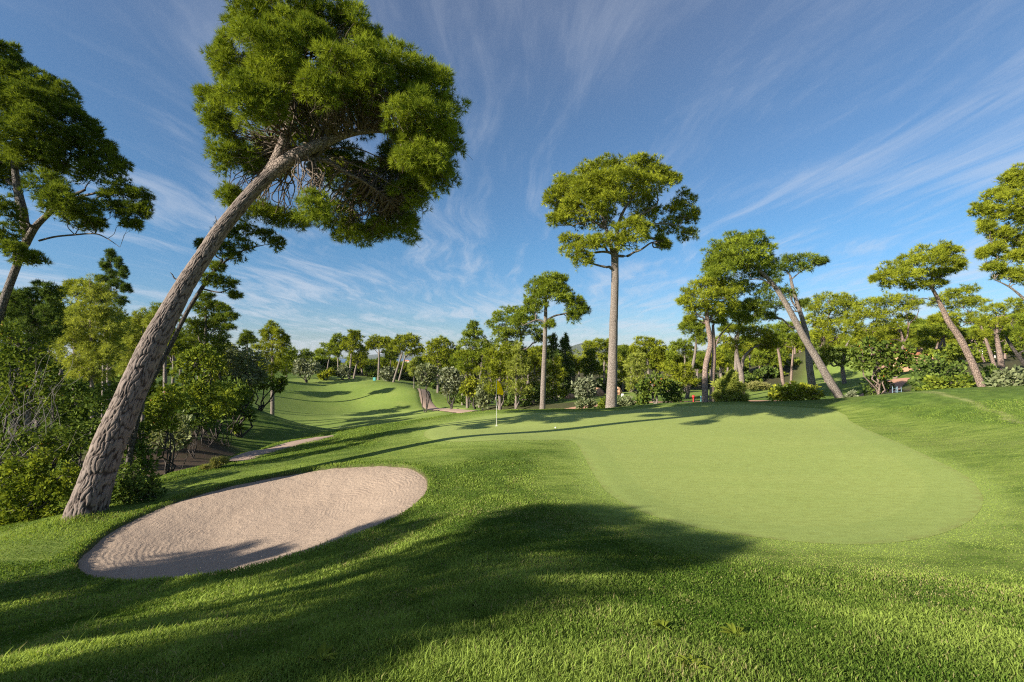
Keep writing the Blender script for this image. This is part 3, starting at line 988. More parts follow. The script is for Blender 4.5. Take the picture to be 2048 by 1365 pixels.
def shrub(name, label, d, bl, kind='broad', cat='shrub', group=None, seed=1, size=9.0, dens=0.6, fine=1.0, stems=5, leafy=True, base_px=None,
          bark=None, cover=1.0, k=7, spread=0.8, berries=0, up=0.3, wk=0.10, stem_r=0.03, bs=1.1):
    rng = np.random.default_rng(seed)
    blobs = px_blobs(bl, d, bs)
    xs = [b[0] for b in bl]
    if base_px is None:
        lowest = max(bl, key=lambda b: b[1] + b[3])
        base_px = (sum(xs) / len(xs), lowest[1] + lowest[3])
    b0 = at(base_px[0], base_px[1], d)
    base = np.array([b0[0], b0[1], ground_z(b0[0], b0[1])])
    root = empty(name, base)
    tag(root, label, cat, group)
    L = size * d / F
    v, f, tt, subs = foliage(blobs, kind, L, dens, rng, k, spread, fine, False, up=up, leafy=leafy, cover=cover, wk=wk)
    tubes = []
    for i in range(stems):
        c, rad_ = blobs[i % len(blobs)]
        a = base + np.array([rng.normal(0, .07), rng.normal(0, .07), -0.1])
        pts, rr_ = limb(a, c + rng.normal(0, .3, 3) * rad_, stem_r * rng.uniform(.7, 1.2), stem_r * 0.4, rng, 0.0)
        tubes.append(tube(pts, rr_, 6, 0, seed))
        for s in [s for s in subs if s[3] is c][i::max(1, stems)][:4]:
            p2, r2 = limb(pts[-2], s[0], stem_r * 0.4, 0.004, rng, 0.02, 5)
            tubes.append(tube(p2, r2, 5, 0, seed))
    wood('stem', tubes, bark or BARK_DARK, root, base)
    crown_obj('foliage', v, f, tt, LEAF[kind], root, base)
    if berries:
        add_berries(root, base, subs, berries, 1.4 * d / F, rng)
    return root, base, blobs, subs, rng

# ------------------------------------------------------------------ the great leaning pine
def great_pine():
    d = 10.2
    rng = np.random.default_rng(77)
    base = at(168, 1030, 11.2)
    base = np.array([base[0], base[1], ground_z(base[0], base[1])])
    d = 11.2
    root = empty('leaning_pine', base)
    tag(root, 'huge pine with thick plated bark leaning over the sand bunker', 'tree')
    tr = [(158, 1062, .66), (172, 1025, .60), (192, 965, .53), (214, 900, .50), (240, 840, .475), (272, 765, .435), (303, 695, .39), (338, 628, .335), (372, 567, .285), (406, 515, .255), (440, 463, .235), (478, 415, .218), (520, 368, .205), (555, 336, .195)]
    ds = np.interp([q[1] for q in tr], [336, 1025], [2.0, 0.0])
    p = np.array([at(a, b, d + e_) for (a, b, r), e_ in zip(tr, ds)])
    cpts, cr = curve(p, [q[2] * 0.85 * (1 + e_ / d) * math.cos(math.atan((q[0] - 1024) / F)) for q, e_ in zip(tr, ds)], 34)
    # plated bark as relief
    seg = 150
    v, f, uv_ = tube(cpts, cr, seg, 0.05, 3)
    n = len(cpts)
    V = v.reshape(n, seg + 1, 3)
    U = uv_.reshape(n, seg + 1, 2)
    su, sv_ = 15.0, 2.7
    per = int(round(2 * np.pi * cr.mean() * su))
    au = np.linspace(0, per, seg + 1)[None, :] + 0 * U[..., 0]
    av = U[..., 1] * sv_
    au = au + 0.9 * vnoise(np.sin(au / per * 2 * np.pi) * 5, av * 0.9, 4) + 0.8 * vnoise(np.sin(au / per * 2 * np.pi) * 14, av * 2.6, 14)
    av = av + 0.9 * vnoise(np.cos(au / per * 2 * np.pi) * 6 + 20, av * 0.7, 5)
    iu, iv = np.floor(au), np.floor(av)
    d1 = np.full(au.shape, 9.0)
    d2 = d1.copy()
    for a in (-1, 0, 1):
        for b in (-1, 0, 1):
            cu, cv = iu + a, iv + b
            cuw = np.mod(cu, per)
            fx = cu + 0.15 + 0.7 * hash2(cuw, cv, 1) - au
            fy = cv + 0.15 + 0.7 * hash2(cuw, cv, 2) - av
            dd = np.sqrt(fx * fx + fy * fy)
            m = dd < d1
            d2 = np.where(m, d1, np.minimum(d2, dd))
            d1 = np.where(m, dd, d1)
    crack = sstep(-0.02, 0.34, d2 - d1 + 0.22 * vnoise(au * 3, av * 5, 33) + 0.12 * vnoise(au * 7, av * 14, 34))
    amp = np.interp(np.arange(n), [0, n * 0.45, n], [0.036, 0.020, 0.009])[:, None]
    ax = cpts[:, None, :]
    rad_ = unit(V - ax)
    flare = 1 + 0.17 * np.exp(-np.arange(n) / 22.0)[:, None] * (1 + np.sin(np.linspace(0, 2 * np.pi, seg + 1) * 5)[None, :])
    rr2 = np.linalg.norm(V - ax, axis=-1) * flare + amp * (crack - 0.6) + 0.008 * fbm(au * 5, av * 4, 2, 6)
    rr2[:, -1] = rr2[:, 0]
    V = ax + rad_ * rr2[..., None]
    V[:, -1] = V[:, 0]
    m, t = material('bark_of_the_leaning_pine')
    ca = t.n('ShaderNodeAttribute', None, attribute_name='tint').outputs['Fac']
    cell = t.n('ShaderNodeAttribute', None, attribute_name='cell').outputs['Fac']
    uvn = t.n('ShaderNodeUVMap').outputs[0]
    fine = t.noise(t.mapping(uvn, (45, 16, 1)), 1.0, 6, 0.65)
    big = t.noise(t.mapping(uvn, (1.0, 0.6, 1)), 1.0, 3)
    c = t.mix(cell, (0.27, 0.215, 0.185), (0.145, 0.113, 0.095))
    c = t.mix(t.math('MULTIPLY', fine, 0.75), c, (0.15, 0.108, 0.088))
    c = t.mix(t.n('ShaderNodeMapRange', {0: big, 1: 0.4, 2: 0.7, 3: 0.0, 4: 0.5}).outputs[0], c, (0.17, 0.138, 0.125))
    c = t.mix(t.n('ShaderNodeMapRange', {0: ca, 1: 0.1, 2: 0.75, 3: 1.0, 4: 0.0}).outputs[0], c, (0.038, 0.024, 0.019))
    nb = t.n('ShaderNodeBump', {'Height': fine, 'Strength': 0.7, 'Distance': 0.018}).outputs[0]
    finish(t, t.n('ShaderNodeBsdfPrincipled', {'Base Color': c, 'Roughness': 0.92, 'Normal': nb}).outputs[0])
    cellv = hash2(np.mod(iu, per), iv, 9)
    me = new_mesh('trunk', V.reshape(-1, 3) - base, f, m, {'tint': crack.ravel(), 'cell': cellv.ravel()}, uvs=uv_, smooth=True)
    obj('trunk', me, root)

    d = 13.2

    def br(pix, name='branch', mat=BARK_BIG, per_=8, seg_=12):
        pts = [at(q[0], q[1], d + q[3] * 1.2 - .6) for q in pix]
        a, b = curve(pts, [q[2] * 1.12 for q in pix], per_)
        wood(name, [tube(a, b, seg_, 0.06, 5)], mat, root, base)
        return a, b
    e = 0.5
    b1 = br([(545, 345, .20, e), (580, 318, .175, e), (620, 298, .15, e), (660, 280, .125, e + .05), (700, 267, .10, e + .15), (750, 261, .07, e + .3), (800, 268, .045, e + .5), (850, 280, .025, e + .8)])
    b2 = br([(535, 352, .15, e), (553, 320, .145, e + .02), (566, 288, .135, e + .05), (578, 250, .11, e + .1), (588, 205, .085, e + .2), (592, 150, .06, e + .3), (600, 80, .035, e + .4)])
    b3 = br([(590, 318, .075, e + .1), (625, 318, .07, e + .2), (660, 325, .062, e + .4), (690, 345, .05, e + .7), (730, 365, .036, e + 1.0), (780, 400, .02, e + 1.4)])
    bl = [(500, 45, 68, 58, 0), (585, 20, 85, 60, .3), (675, 65, 75, 55, .5), (460, 125, 48, 60, -.2), (540, 120, 85, 75, -.9), (424, 195, 34, 26, 0), (440, 255, 42, 52, -.2), (505, 215, 75, 65, -1.1),
          (472, 320, 55, 40, -.1), (610, 105, 75, 70, -.2), (705, 140, 80, 50, -.9), (645, 180, 55, 40, -1.2), (800, 150, 80, 52, .2), (868, 200, 62, 60, .5), (760, 180, 70, 48, -.6), (845, 250, 75, 58, -.7),
          (898, 290, 46, 55, .3), (845, 320, 60, 50, -.4), (880, 355, 38, 38, .5), (830, 390, 46, 42, 1.6), (795, 450, 54, 40, 2.8), (730, 472, 58, 30, 3.2), (670, 440, 55, 34, 3.2), (628, 418, 40, 34, -.8),
          (575, 438, 48, 26, 2.6), (515, 425, 42, 28, 2.2), (462, 390, 30, 22, .5), (760, 395, 75, 55, 3.4), (690, 345, 80, 55, 3.6), (815, 330, 65, 55, 3.0), (610, 260, 80, 60, 2.4), (540, 320, 60, 50, 2.2),
          (560, 180, 80, 70, 1.6), (700, 210, 80, 60, 1.8), (740, 85, 32, 26, .5)]
    blobs = px_blobs(bl, d)
    L = 0.17
    v, f, tt, subs = foliage(blobs, 'pine', L, 0.75, rng, 13, 0.65, 1.7, True, up=0.35, wk=0.045)
    crown_obj('crown', v, f, tt, LEAF['pine'], root, base)
    # bare brown branchlets hanging in the hollow underside of the crown
    tubes = []
    src = np.concatenate([b1[0][10:], b2[0][12:], b3[0][6:]])
    for i, s in enumerate(subs):
        j = int(np.argmin(np.linalg.norm(src - s[0], axis=1)))
        a = src[min(len(src) - 1, max(0, j + rng.integers(-4, 5)))]
        ln = np.linalg.norm(s[0] - a)
        if ln > 4.2 or ((i % 2) and s[0][0] < -5.2):
            continue
        pts, r_ = limb(a, s[0], 0.012 + 0.006 * ln, 0.006, rng, -0.05 + 0.12 * rng.random(), 7)
        pts, r_ = curve(pts, r_, 3)
        tubes.append(tube(pts, r_, 5))
        for _ in range(3):
            q = pts[rng.integers(5, len(pts))]
            e2 = q + rng.normal(0, 1, 3) * np.array([.22, .22, .18]) + np.array([0, 0, -.10])
            p3, r3 = limb(q, e2, 0.008, 0.003, rng, 0.02, 4)
            tubes.append(tube(p3, r3, 4))
    wood('dead_branchlets', tubes, TWIG, root, base)
    # broken stubs on the trunk
    for (x0, y0, x1, y1, x2, y2) in ((348, 556, 345, 550, 340, 545), (432, 458, 434, 446, 430, 432), (500, 372, 492, 362, 489, 352)):
        dd = np.interp(y0, [336, 1025], [13.2, 11.2]) - .1
        pts = [at(x0 + 6, y0 + 4, dd), at(x0, y0, dd), at(x1, y1, dd), at(x2, y2, dd)]
        a, b = curve(pts, [.02, .018, .014, .006], 4)
        wood('branch_stub', [tube(a, b, 6)], BARK_DARK, root, base)


great_pine()

# ------------------------------------------------------------------ the other pines, each on its own
tree('tall_pine', 'tallest straight pine with a bare trunk behind the putting green', 'tree', 32,
     [[(1222, 822, .46), (1223, 790, .42), (1225, 740, .37), (1227, 660, .33), (1229, 600, .30), (1230, 545, .285), (1229, 505, .29)],
      [(1228, 512, .20), (1221, 490, .16), (1212, 455, .13), (1202, 425, .11), (1194, 395, .08), (1200, 360, .04)],
      [(1231, 512, .20), (1236, 485, .18), (1236, 455, .14), (1246, 425, .11), (1262, 400, .08), (1285, 375, .04)],
      [(1240, 470, .10), (1265, 440, .09), (1300, 420, .07), (1315, 405, .05), (1312, 370, .03)],
      [(1255, 462, .07), (1300, 450, .06), (1330, 447, .045), (1360, 452, .02)]],
     [(1178, 336, 30, 22), (1215, 345, 40, 26), (1255, 336, 42, 22), (1290, 340, 38, 24), (1325, 350, 28, 20), (1345, 362, 18, 14), (1150, 372, 40, 35), (1195, 372, 52, 34, -1.5), (1245, 368, 55, 30, -1.5), (1300, 370, 42, 26, -1), (1104, 402, 17, 20), (1130, 405, 38, 38), (1165, 412, 45, 36, -1.5),
      (1110, 440, 20, 18), (1145, 440, 32, 22, .5), (1205, 405, 32, 22, -2), (1232, 392, 24, 16, -2.2), (1265, 465, 36, 30, -2), (1252, 485, 24, 18, -2), (1208, 480, 28, 15, -1.6), (1186, 487, 22, 14, -1), (1150, 505, 26, 20, -.6), (1166, 520, 20, 22, -.6), (1140, 478, 20, 10, 0),
      (1372, 402, 20, 22, 1.6), (1385, 435, 12, 24, 1.2), (1355, 430, 26, 26, 1.8), (1335, 455, 22, 18, 1.6), (1375, 470, 18, 16, 1.2), (1328, 492, 12, 11, .6), (1320, 480, 10, 10, .8), (1275, 400, 40, 24, 2), (1210, 440, 40, 22, 2.4), (1290, 430, 36, 20, 2.2)],
     'pine_y', bs=1.12, seed=11, size=8.5, dens=0.55, k=10, fine=1.25, seg=14, spread=0.65, rough=0.08)

tree('pine', 'slim straight pine with one long side branch, behind the flag', 'tree', 36,
     [[(1085, 822, .27), (1086, 790, .24), (1088, 730, .21), (1090, 680, .185), (1091, 640, .165), (1092, 600, .12), (1094, 575, .06)],
      [(1091, 642, .09), (1110, 632, .08), (1128, 628, .07), (1145, 622, .05), (1158, 615, .03)],
      [(1090, 645, .07), (1075, 640, .065), (1060, 645, .055), (1045, 652, .03)],
      [(1092, 655, .05), (1100, 638, .045), (1108, 634, .02)]],
     [(1100, 565, 32, 18), (1085, 575, 28, 20), (1120, 578, 26, 20), (1072, 592, 20, 16), (1105, 592, 32, 20, -.8), (1130, 595, 18, 16), (1060, 610, 14, 13), (1075, 612, 20, 12, -.4), (1110, 558, 24, 9), (1152, 606, 20, 16), (1165, 622, 14, 14), (1148, 636, 14, 14), (1150, 618, 20, 16, -.6), (1100, 648, 12, 8), (1040, 640, 18, 12, .8)],
     'pine', bs=1.1, seed=12, size=8, k=9, fine=1.1, seg=10)

tree('pine', 'pine leaning steeply to the left over bushes beside the green', 'tree', 30,
     [[(1684, 806, .40), (1676, 790, .35), (1655, 755, .32), (1632, 715, .30), (1608, 675, .27), (1585, 632, .235), (1562, 592, .20), (1540, 562, .165), (1515, 538, .13), (1495, 524, .09)],
      [(1524, 545, .08), (1510, 520, .07), (1500, 495, .04)],
      [(1560, 588, .06), (1530, 562, .05), (1500, 560, .04), (1470, 575, .02)]],
     [(1468, 482, 38, 18), (1505, 484, 36, 20), (1440, 505, 30, 24), (1425, 530, 20, 22), (1475, 512, 48, 28, -1), (1530, 500, 22, 20), (1440, 545, 30, 24, -.6), (1500, 530, 40, 24, -.6), (1462, 572, 28, 22), (1430, 560, 18, 18), (1520, 548, 32, 18, 1.2), (1488, 575, 26, 18, 1), (1535, 525, 18, 14, .8), (1450, 530, 40, 30, 1.6)],
     'pine', bs=1.1, seed=13, size=8, k=9, fine=1.2, seg=12)

tree('pine', 'pine with an open dark crown, upright stem behind the leaning pine', 'tree', 37,
     [[(1624, 770, .36), (1619, 735, .33), (1617, 700, .30), (1612, 665, .25), (1602, 630, .21), (1592, 600, .18), (1584, 570, .15), (1580, 550, .10)],
      [(1600, 625, .10), (1585, 605, .09), (1577, 585, .08), (1555, 582, .05), (1535, 590, .03)],
      [(1582, 560, .07), (1600, 545, .05), (1625, 530, .03)]],
     [(1585, 520, 32, 11), (1615, 522, 34, 12), (1640, 525, 16, 9), (1560, 535, 22, 14), (1600, 538, 30, 12), (1545, 565, 26, 20), (1525, 585, 22, 22), (1550, 610, 24, 20), (1575, 585, 22, 16), (1540, 635, 18, 12), (1608, 608, 10, 10), (1515, 615, 20, 18, 1)],
     'pine_d', seed=14, size=8, k=8, fine=1.0, seg=10, dens=0.42)

tree('pine', 'pine with a wavy bent trunk beside the red ball marker', 'tree', 29.5,
     [[(1410, 812, .235), (1410, 770, .215), (1411, 735, .205), (1417, 708, .20), (1421, 690, .19), (1419, 670, .185), (1415, 648, .17), (1413, 620, .145), (1408, 595, .09)]],
     [(1402, 570, 26, 16), (1380, 590, 22, 18), (1365, 605, 13, 11), (1425, 580, 30, 22), (1445, 600, 34, 26), (1400, 600, 32, 20, -.8), (1390, 622, 24, 18), (1425, 615, 26, 20, -.6), (1465, 590, 20, 20), (1380, 640, 12, 8), (1455, 620, 26, 18, .8)],
     'pine_y', seed=15, size=8, k=9, fine=1.1, bark=BARK_RED)

tree('pine', 'pine with a forked bare stem close behind the wavy trunk', 'tree', 38,
     [[(1424, 795, .25), (1425, 760, .23), (1428, 715, .20), (1427, 680, .17), (1426, 650, .12)],
      [(1428, 700, .11), (1440, 672, .09), (1455, 655, .06), (1470, 640, .03)]],
     [(1425, 632, 22, 14), (1455, 632, 26, 14), (1480, 622, 24, 20), (1500, 610, 20, 20), (1440, 645, 18, 8), (1490, 640, 20, 12)],
     'pine', seed=16, size=8, bark=BARK_RED)

tree('pine', 'slender tilted pine with wispy crown, standing left of the wavy trunk', 'tree', 52,
     [[(1375, 790, .26), (1381, 755, .22), (1388, 720, .19), (1391, 700, .16), (1393, 675, .10)]],
     [(1385, 662, 20, 14), (1400, 652, 14, 12), (1372, 655, 14, 12), (1395, 680, 18, 12), (1380, 645, 12, 10), (1405, 670, 14, 16)],
     'pine', seed=17, size=7.5, dens=0.4)

tree('pine', 'pine with two stems that fork low, behind the bright round bush', 'tree', 46,
     [[(1484, 786, .36), (1483, 755, .32), (1481, 740, .29), (1475, 715, .2), (1472, 690, .16), (1470, 675, .1)],
      [(1482, 742, .22), (1487, 718, .19), (1497, 704, .14), (1510, 694, .1), (1520, 690, .05)]],
     [(1475, 662, 22, 10), (1500, 660, 26, 12), (1525, 666, 24, 12), (1450, 680, 18, 12), (1465, 692, 22, 12), (1510, 678, 32, 14), (1540, 680, 18, 14), (1550, 692, 16, 10), (1530, 695, 20, 10, .6)],
     'pine_y', seed=18, size=7.5)
tree('pine', 'two-stemmed pine whose dark flat crown rises above the low forked pine', 'tree', 50,
     [[(1473, 780, .3), (1472, 730, .24), (1474, 690, .2), (1478, 650, .14), (1482, 630, .08)]],
     [(1490, 618, 28, 12), (1510, 612, 22, 14), (1520, 630, 18, 12), (1478, 632, 16, 9), (1465, 655, 20, 7), (1500, 640, 24, 12), (1450, 658, 12, 5)],
     'pine_d', seed=19, size=7.5, dens=0.45)

tree('pine', 'broad pine rising behind the steep leaning trunk', 'tree', 56,
     [[(1655, 800, .3), (1652, 760, .27), (1648, 710, .22), (1650, 660, .16), (1658, 630, .1)]],
     [(1655, 598, 32, 14), (1685, 600, 26, 12), (1632, 615, 26, 16), (1665, 618, 42, 18), (1705, 612, 18, 12), (1625, 645, 24, 18), (1655, 645, 40, 20), (1690, 640, 30, 18), (1640, 672, 30, 14), (1675, 668, 30, 14)],
     'pine_y', seed=20, size=7.5, bark=BARK_RED)
tree('pine', 'pine with a straight dark trunk beside the earth track and wide low crown', 'tree', 50,
     [[(1691, 795, .32), (1688, 760, .29), (1685, 735, .25), (1690, 700, .18), (1700, 680, .1)]],
     [(1650, 705, 22, 16), (1680, 700, 28, 14), (1710, 690, 24, 16), (1640, 725, 16, 14), (1670, 722, 24, 14), (1735, 690, 22, 12), (1705, 712, 24, 12)],
     'pine', seed=21, size=7.5, bark=BARK_GREY)
tree('pine', 'wide-crowned pine with three curved pale upper stems, above the orange-berried tree', 'tree', 47,
     [[(1782, 800, .33), (1789, 765, .29), (1797, 730, .24), (1804, 700, .2), (1806, 685, .18), (1802, 665, .12), (1792, 645, .07)],
      [(1806, 686, .13), (1815, 672, .11), (1818, 650, .09), (1832, 635, .06), (1838, 620, .04)],
      [(1817, 660, .07), (1815, 640, .05), (1810, 620, .03)]],
     [(1735, 612, 32, 16), (1770, 598, 32, 15), (1805, 600, 28, 15), (1712, 630, 24, 18), (1745, 635, 38, 18), (1785, 622, 38, 16), (1825, 610, 22, 14), (1700, 655, 18, 16), (1735, 662, 36, 15), (1775, 650, 34, 14), (1815, 640, 24, 12, 1), (1760, 680, 32, 13), (1720, 680, 22, 12), (1795, 672, 22, 12, 1)],
     'pine_y', seed=22, size=7.5, bark=BARK_RED)
tree('pine', 'pine with a thick reddish trunk leaning left, nearest the grass bank', 'tree', 25,
     [[(1972, 794, .30), (1962, 770, .27), (1948, 735, .255), (1932, 700, .245), (1917, 672, .235), (1898, 645, .21), (1885, 618, .175), (1874, 595, .14), (1862, 572, .10)],
      [(1866, 580, .06), (1840, 560, .05), (1810, 550, .03)],
      [(1880, 608, .04), (1850, 597, .03), (1825, 600, .015)]],
     [(1852, 505, 30, 18), (1880, 500, 28, 14), (1905, 505, 20, 12), (1825, 520, 34, 18), (1862, 525, 42, 20, -1), (1795, 535, 32, 16), (1770, 548, 26, 12), (1752, 558, 14, 8), (1815, 550, 40, 16, -.8), (1900, 525, 26, 14), (1785, 568, 28, 11), (1850, 552, 38, 14), (1890, 548, 26, 12), (1920, 530, 14, 12), (1830, 572, 26, 9), (1870, 568, 28, 9)],
     'pine_y', seed=23, size=8.5, k=9, fine=1.1, bark=BARK_RED, seg=12)
tree('pine', 'large pine cut off by the photo edge, crown highest of those beside the bank', 'tree', 20,
     [[(2135, 810, .34), (2115, 740, .3), (2095, 660, .26), (2080, 590, .22), (2070, 510, .17), (2062, 440, .1)],
      [(2090, 640, .12), (2050, 600, .09), (2020, 575, .06), (1990, 560, .03)]],
     [(2035, 350, 30, 18), (2065, 360, 45, 30), (2015, 372, 30, 24), (1988, 395, 28, 18), (2030, 405, 40, 26, -.8), (1962, 420, 20, 16), (1990, 430, 34, 20), (2045, 440, 40, 26, -.6), (1975, 455, 20, 14), (2080, 420, 60, 50), (2000, 470, 26, 14), (2035, 478, 34, 22), (1990, 498, 22, 14), (2025, 515, 34, 20), (1965, 508, 12, 12),
      (2075, 500, 50, 40), (1985, 535, 22, 12), (2015, 550, 28, 14), (2050, 555, 30, 16), (2100, 380, 50, 60), (2110, 480, 60, 60)],
     'pine_y', seed=24, size=9.5, k=10, fine=1.25, seg=10)

for i, (lab, d, tr, bl, kd, bk) in enumerate([
    ('round-topped pine between the thick reddish trunk and the edge pine', 40, [[(1998, 760, .25), (1985, 720, .22), (1975, 690, .19), (1960, 650, .12), (1940, 625, .06)]],
     [(1905, 590, 26, 14), (1935, 582, 26, 12), (1880, 605, 22, 14), (1920, 612, 36, 16), (1955, 605, 24, 14), (1900, 635, 32, 14), (1940, 640, 32, 16), (1870, 640, 18, 12)], 'pine_y', BARK_RED),
    ('pine with a thick pale trunk above the grey-green bank shrub', 34, [[(2010, 770, .3), (2004, 735, .29), (1998, 700, .26), (1993, 670, .2), (1995, 640, .12)]],
     [(1990, 620, 28, 14), (2025, 612, 30, 16), (1975, 645, 26, 14), (2010, 645, 36, 18), (2045, 635, 26, 18), (1960, 668, 20, 10), (2040, 665, 28, 16)], 'pine_y', BARK_RED),
    ('pine with a dark bowed trunk reaching out of the photo beside the bank', 30, [[(2075, 780, .2), (2055, 738, .19), (2035, 710, .17), (2018, 685, .14), (2010, 670, .1)]],
     [(2020, 665, 24, 14), (2050, 655, 26, 16), (2060, 690, 24, 14), (2035, 640, 24, 12)], 'pine', BARK_DARK),
    ('thin pine leaning left with bare red stem, deep between the bank pines', 55, [[(1976, 745, .2), (1965, 715, .17), (1955, 695, .14), (1948, 678, .1)]],
     [(1940, 668, 20, 8), (1955, 660, 18, 10), (1920, 672, 18, 8), (1970, 672, 14, 8)], 'pine', BARK_RED),
    ('pine with a forked dark stem above the dark bank shrubs', 52, [[(1874, 725, .22), (1877, 700, .19), (1885, 680, .14), (1895, 660, .08)]],
     [(1865, 655, 24, 12), (1895, 648, 24, 12), (1845, 668, 18, 12), (1880, 670, 22, 10), (1850, 690, 18, 9)], 'pine', BARK_RED),
    ('pine with paired slim stems beside the orange-berried tree', 60, [[(1835, 760, .22), (1832, 725, .18), (1828, 690, .13), (1832, 660, .07)]],
     [(1845, 650, 22, 12), (1825, 662, 20, 12), (1860, 668, 20, 12), (1838, 682, 22, 12), (1815, 690, 16, 10)], 'pine', BARK_RED),
]):
    tree('pine', lab, 'tree', d, tr, bl, kd, seed=40 + i, size=7.5, bark=bk)

# ------------------------------------------------------------------ left side: pines
tree('pine', 'big spreading pine at the photo edge with a long bare low branch', 'tree', 13.5,
     [[(-25, 760, .19), (-8, 660, .175), (12, 590, .16), (38, 520, .15), (52, 480, .14), (46, 430, .19), (36, 380, .16), (28, 310, .12), (40, 240, .07)],
      [(50, 490, .17), (70, 455, .14), (95, 430, .11), (130, 400, .08), (170, 380, .05)],
      [(78, 482, .045), (110, 474, .042), (150, 470, .038), (190, 468, .03), (215, 478, .02), (240, 495, .008)],
      [(30, 330, .08), (80, 320, .07), (130, 330, .05), (170, 345, .03)],
      [(195, 395, .04), (230, 385, .04), (260, 395, .02)], [(130, 400, .05), (200, 385, .045), (235, 380, .03)]],
     [(5, 120, 40, 34), (45, 160, 50, 34), (85, 180, 36, 26), (10, 200, 60, 50, -.8), (75, 220, 60, 40, -.6), (125, 200, 28, 28), (145, 240, 40, 34), (45, 270, 70, 44, -1), (110, 280, 55, 36, -.6), (175, 265, 28, 24), (185, 295, 36, 26), (70, 320, 60, 30), (140, 320, 44, 26), (215, 320, 30, 22),
      (235, 345, 26, 22), (190, 350, 40, 22), (90, 375, 40, 26, -.8), (130, 400, 40, 28, -1), (165, 420, 36, 22, -.8), (110, 415, 30, 20, -.6), (240, 385, 32, 20), (280, 395, 24, 16), (262, 425, 28, 14), (225, 415, 24, 16), (285, 420, 20, 14), (165, 445, 30, 12), (195, 448, 20, 10), (265, 450, 18, 9),
      (20, 350, 45, 34, .8), (10, 425, 26, 30, -.8), (-60, 150, 90, 80), (-70, 290, 90, 80), (12, 470, 30, 24, -.6), (35, 510, 26, 22, -1), (72, 520, 20, 14, -.5)],
     'pine_d', bs=1.22, seed=60, size=9.5, k=11, fine=1.3, seg=12, spread=0.65, dens=0.65, bark=BARK_GREY_SHADED)

tree('pine', 'slender pine leaning right behind the huge leaning trunk', 'tree', 16,
     [[(282, 810, .12), (316, 740, .11), (342, 690, .105), (374, 625, .095), (405, 575, .09), (430, 540, .07), (445, 520, .05)],
      [(425, 545, .05), (455, 520, .045), (490, 500, .03), (530, 490, .015)], [(405, 578, .04), (440, 585, .03), (465, 575, .02)]],
     [(455, 465, 26, 16), (490, 462, 30, 14), (530, 470, 28, 12), (552, 488, 18, 14), (480, 490, 32, 16), (440, 495, 26, 16), (465, 515, 28, 12), (425, 560, 26, 14), (455, 570, 26, 16), (470, 590, 12, 8), (405, 490, 16, 12), (435, 535, 20, 10)],
     'pine_d', seed=61, size=9, k=10, fine=1.0, bark=BARK_DARK)

tree('young_pine', 'dark feathery young pine with upswept shoots at the photo edge', 'tree', 14,
     [[(55, 880, .11), (58, 780, .09), (60, 690, .06), (70, 600, .03)]],
     [(85, 580, 26, 14), (60, 595, 34, 16), (105, 585, 20, 14), (40, 625, 40, 26), (90, 620, 36, 24), (20, 665, 44, 34), (70, 660, 44, 30), (110, 650, 22, 20), (30, 600, 22, 18), (10, 720, 40, 34)],
     'fir', seed=62, size=9, k=10, up=0.8, hollow=False, bs=1.3)
tree('young_pine', 'pale green bushy young pine in sunlight beside the dark feathery one', 'tree', 19,
     [[(185, 860, .12), (184, 760, .1), (182, 660, .07), (180, 560, .03)]],
     [(185, 575, 22, 20), (160, 600, 28, 22), (205, 610, 28, 24), (180, 640, 44, 28), (145, 650, 30, 26), (220, 655, 28, 26), (170, 690, 44, 28), (210, 700, 34, 28), (140, 700, 28, 26), (185, 740, 40, 26), (150, 745, 30, 22)],
     'pine_l', seed=63, size=8, k=9, hollow=False, dens=0.5, bs=1.3)
tree('young_pine', 'thin open-topped young pine whose spire overtops the pale bushy one', 'tree', 22,
     [[(205, 860, .1), (208, 700, .08), (214, 600, .05), (222, 520, .025), (223, 500, .012)]],
     [(221, 512, 7, 14), (212, 530, 10, 12), (236, 528, 9, 14), (222, 548, 16, 12), (248, 545, 10, 12), (205, 560, 14, 10), (235, 570, 16, 12), (252, 578, 9, 12), (215, 588, 20, 12), (242, 602, 14, 10), (200, 600, 14, 10), (230, 630, 22, 16)],
     'fir', seed=64, size=7.5, k=9, hollow=False, up=0.9, dens=0.42)
tree('pine', 'low domed pine behind the thin spired young pine', 'tree', 34,
     [[(150, 800, .2), (150, 650, .16), (155, 600, .1)]],
     [(155, 568, 26, 10), (180, 575, 26, 12), (130, 580, 16, 10), (160, 590, 40, 16), (205, 600, 24, 14)], 'pine_y', seed=65, size=7.5)
tree('young_pine', 'sunlit young pine just left of the huge trunk', 'tree', 24,
     [[(285, 860, .12), (286, 720, .09), (288, 640, .04)]],
     [(290, 635, 20, 16), (265, 660, 24, 20), (305, 655, 20, 22), (280, 690, 36, 24), (250, 700, 26, 22), (300, 710, 26, 24), (265, 735, 34, 22)], 'pine_l', seed=66, size=8, k=8, hollow=False, bs=1.3)
tree('pine', 'rounded pine top showing beside the huge trunk, above the sunlit young pine', 'tree', 32,
     [[(330, 820, .2), (330, 700, .15), (328, 640, .08)]],
     [(322, 622, 26, 16), (345, 640, 26, 18), (305, 640, 18, 14), (335, 665, 30, 18)], 'pine', seed=67, size=8)
tree('conical_pine', 'dense dark cone-shaped pine right of the huge trunk', 'tree', 34,
     [[(410, 790, .22), (411, 700, .17), (412, 620, .08), (412, 590, .03)]],
     [(412, 596, 18, 12), (400, 615, 24, 14), (430, 612, 20, 12), (410, 640, 34, 18), (385, 655, 26, 16), (440, 640, 20, 12), (420, 668, 40, 20), (385, 690, 30, 18), (440, 690, 24, 14), (410, 710, 40, 18)],
     'pine_d', seed=68, size=8, k=9, hollow=False)
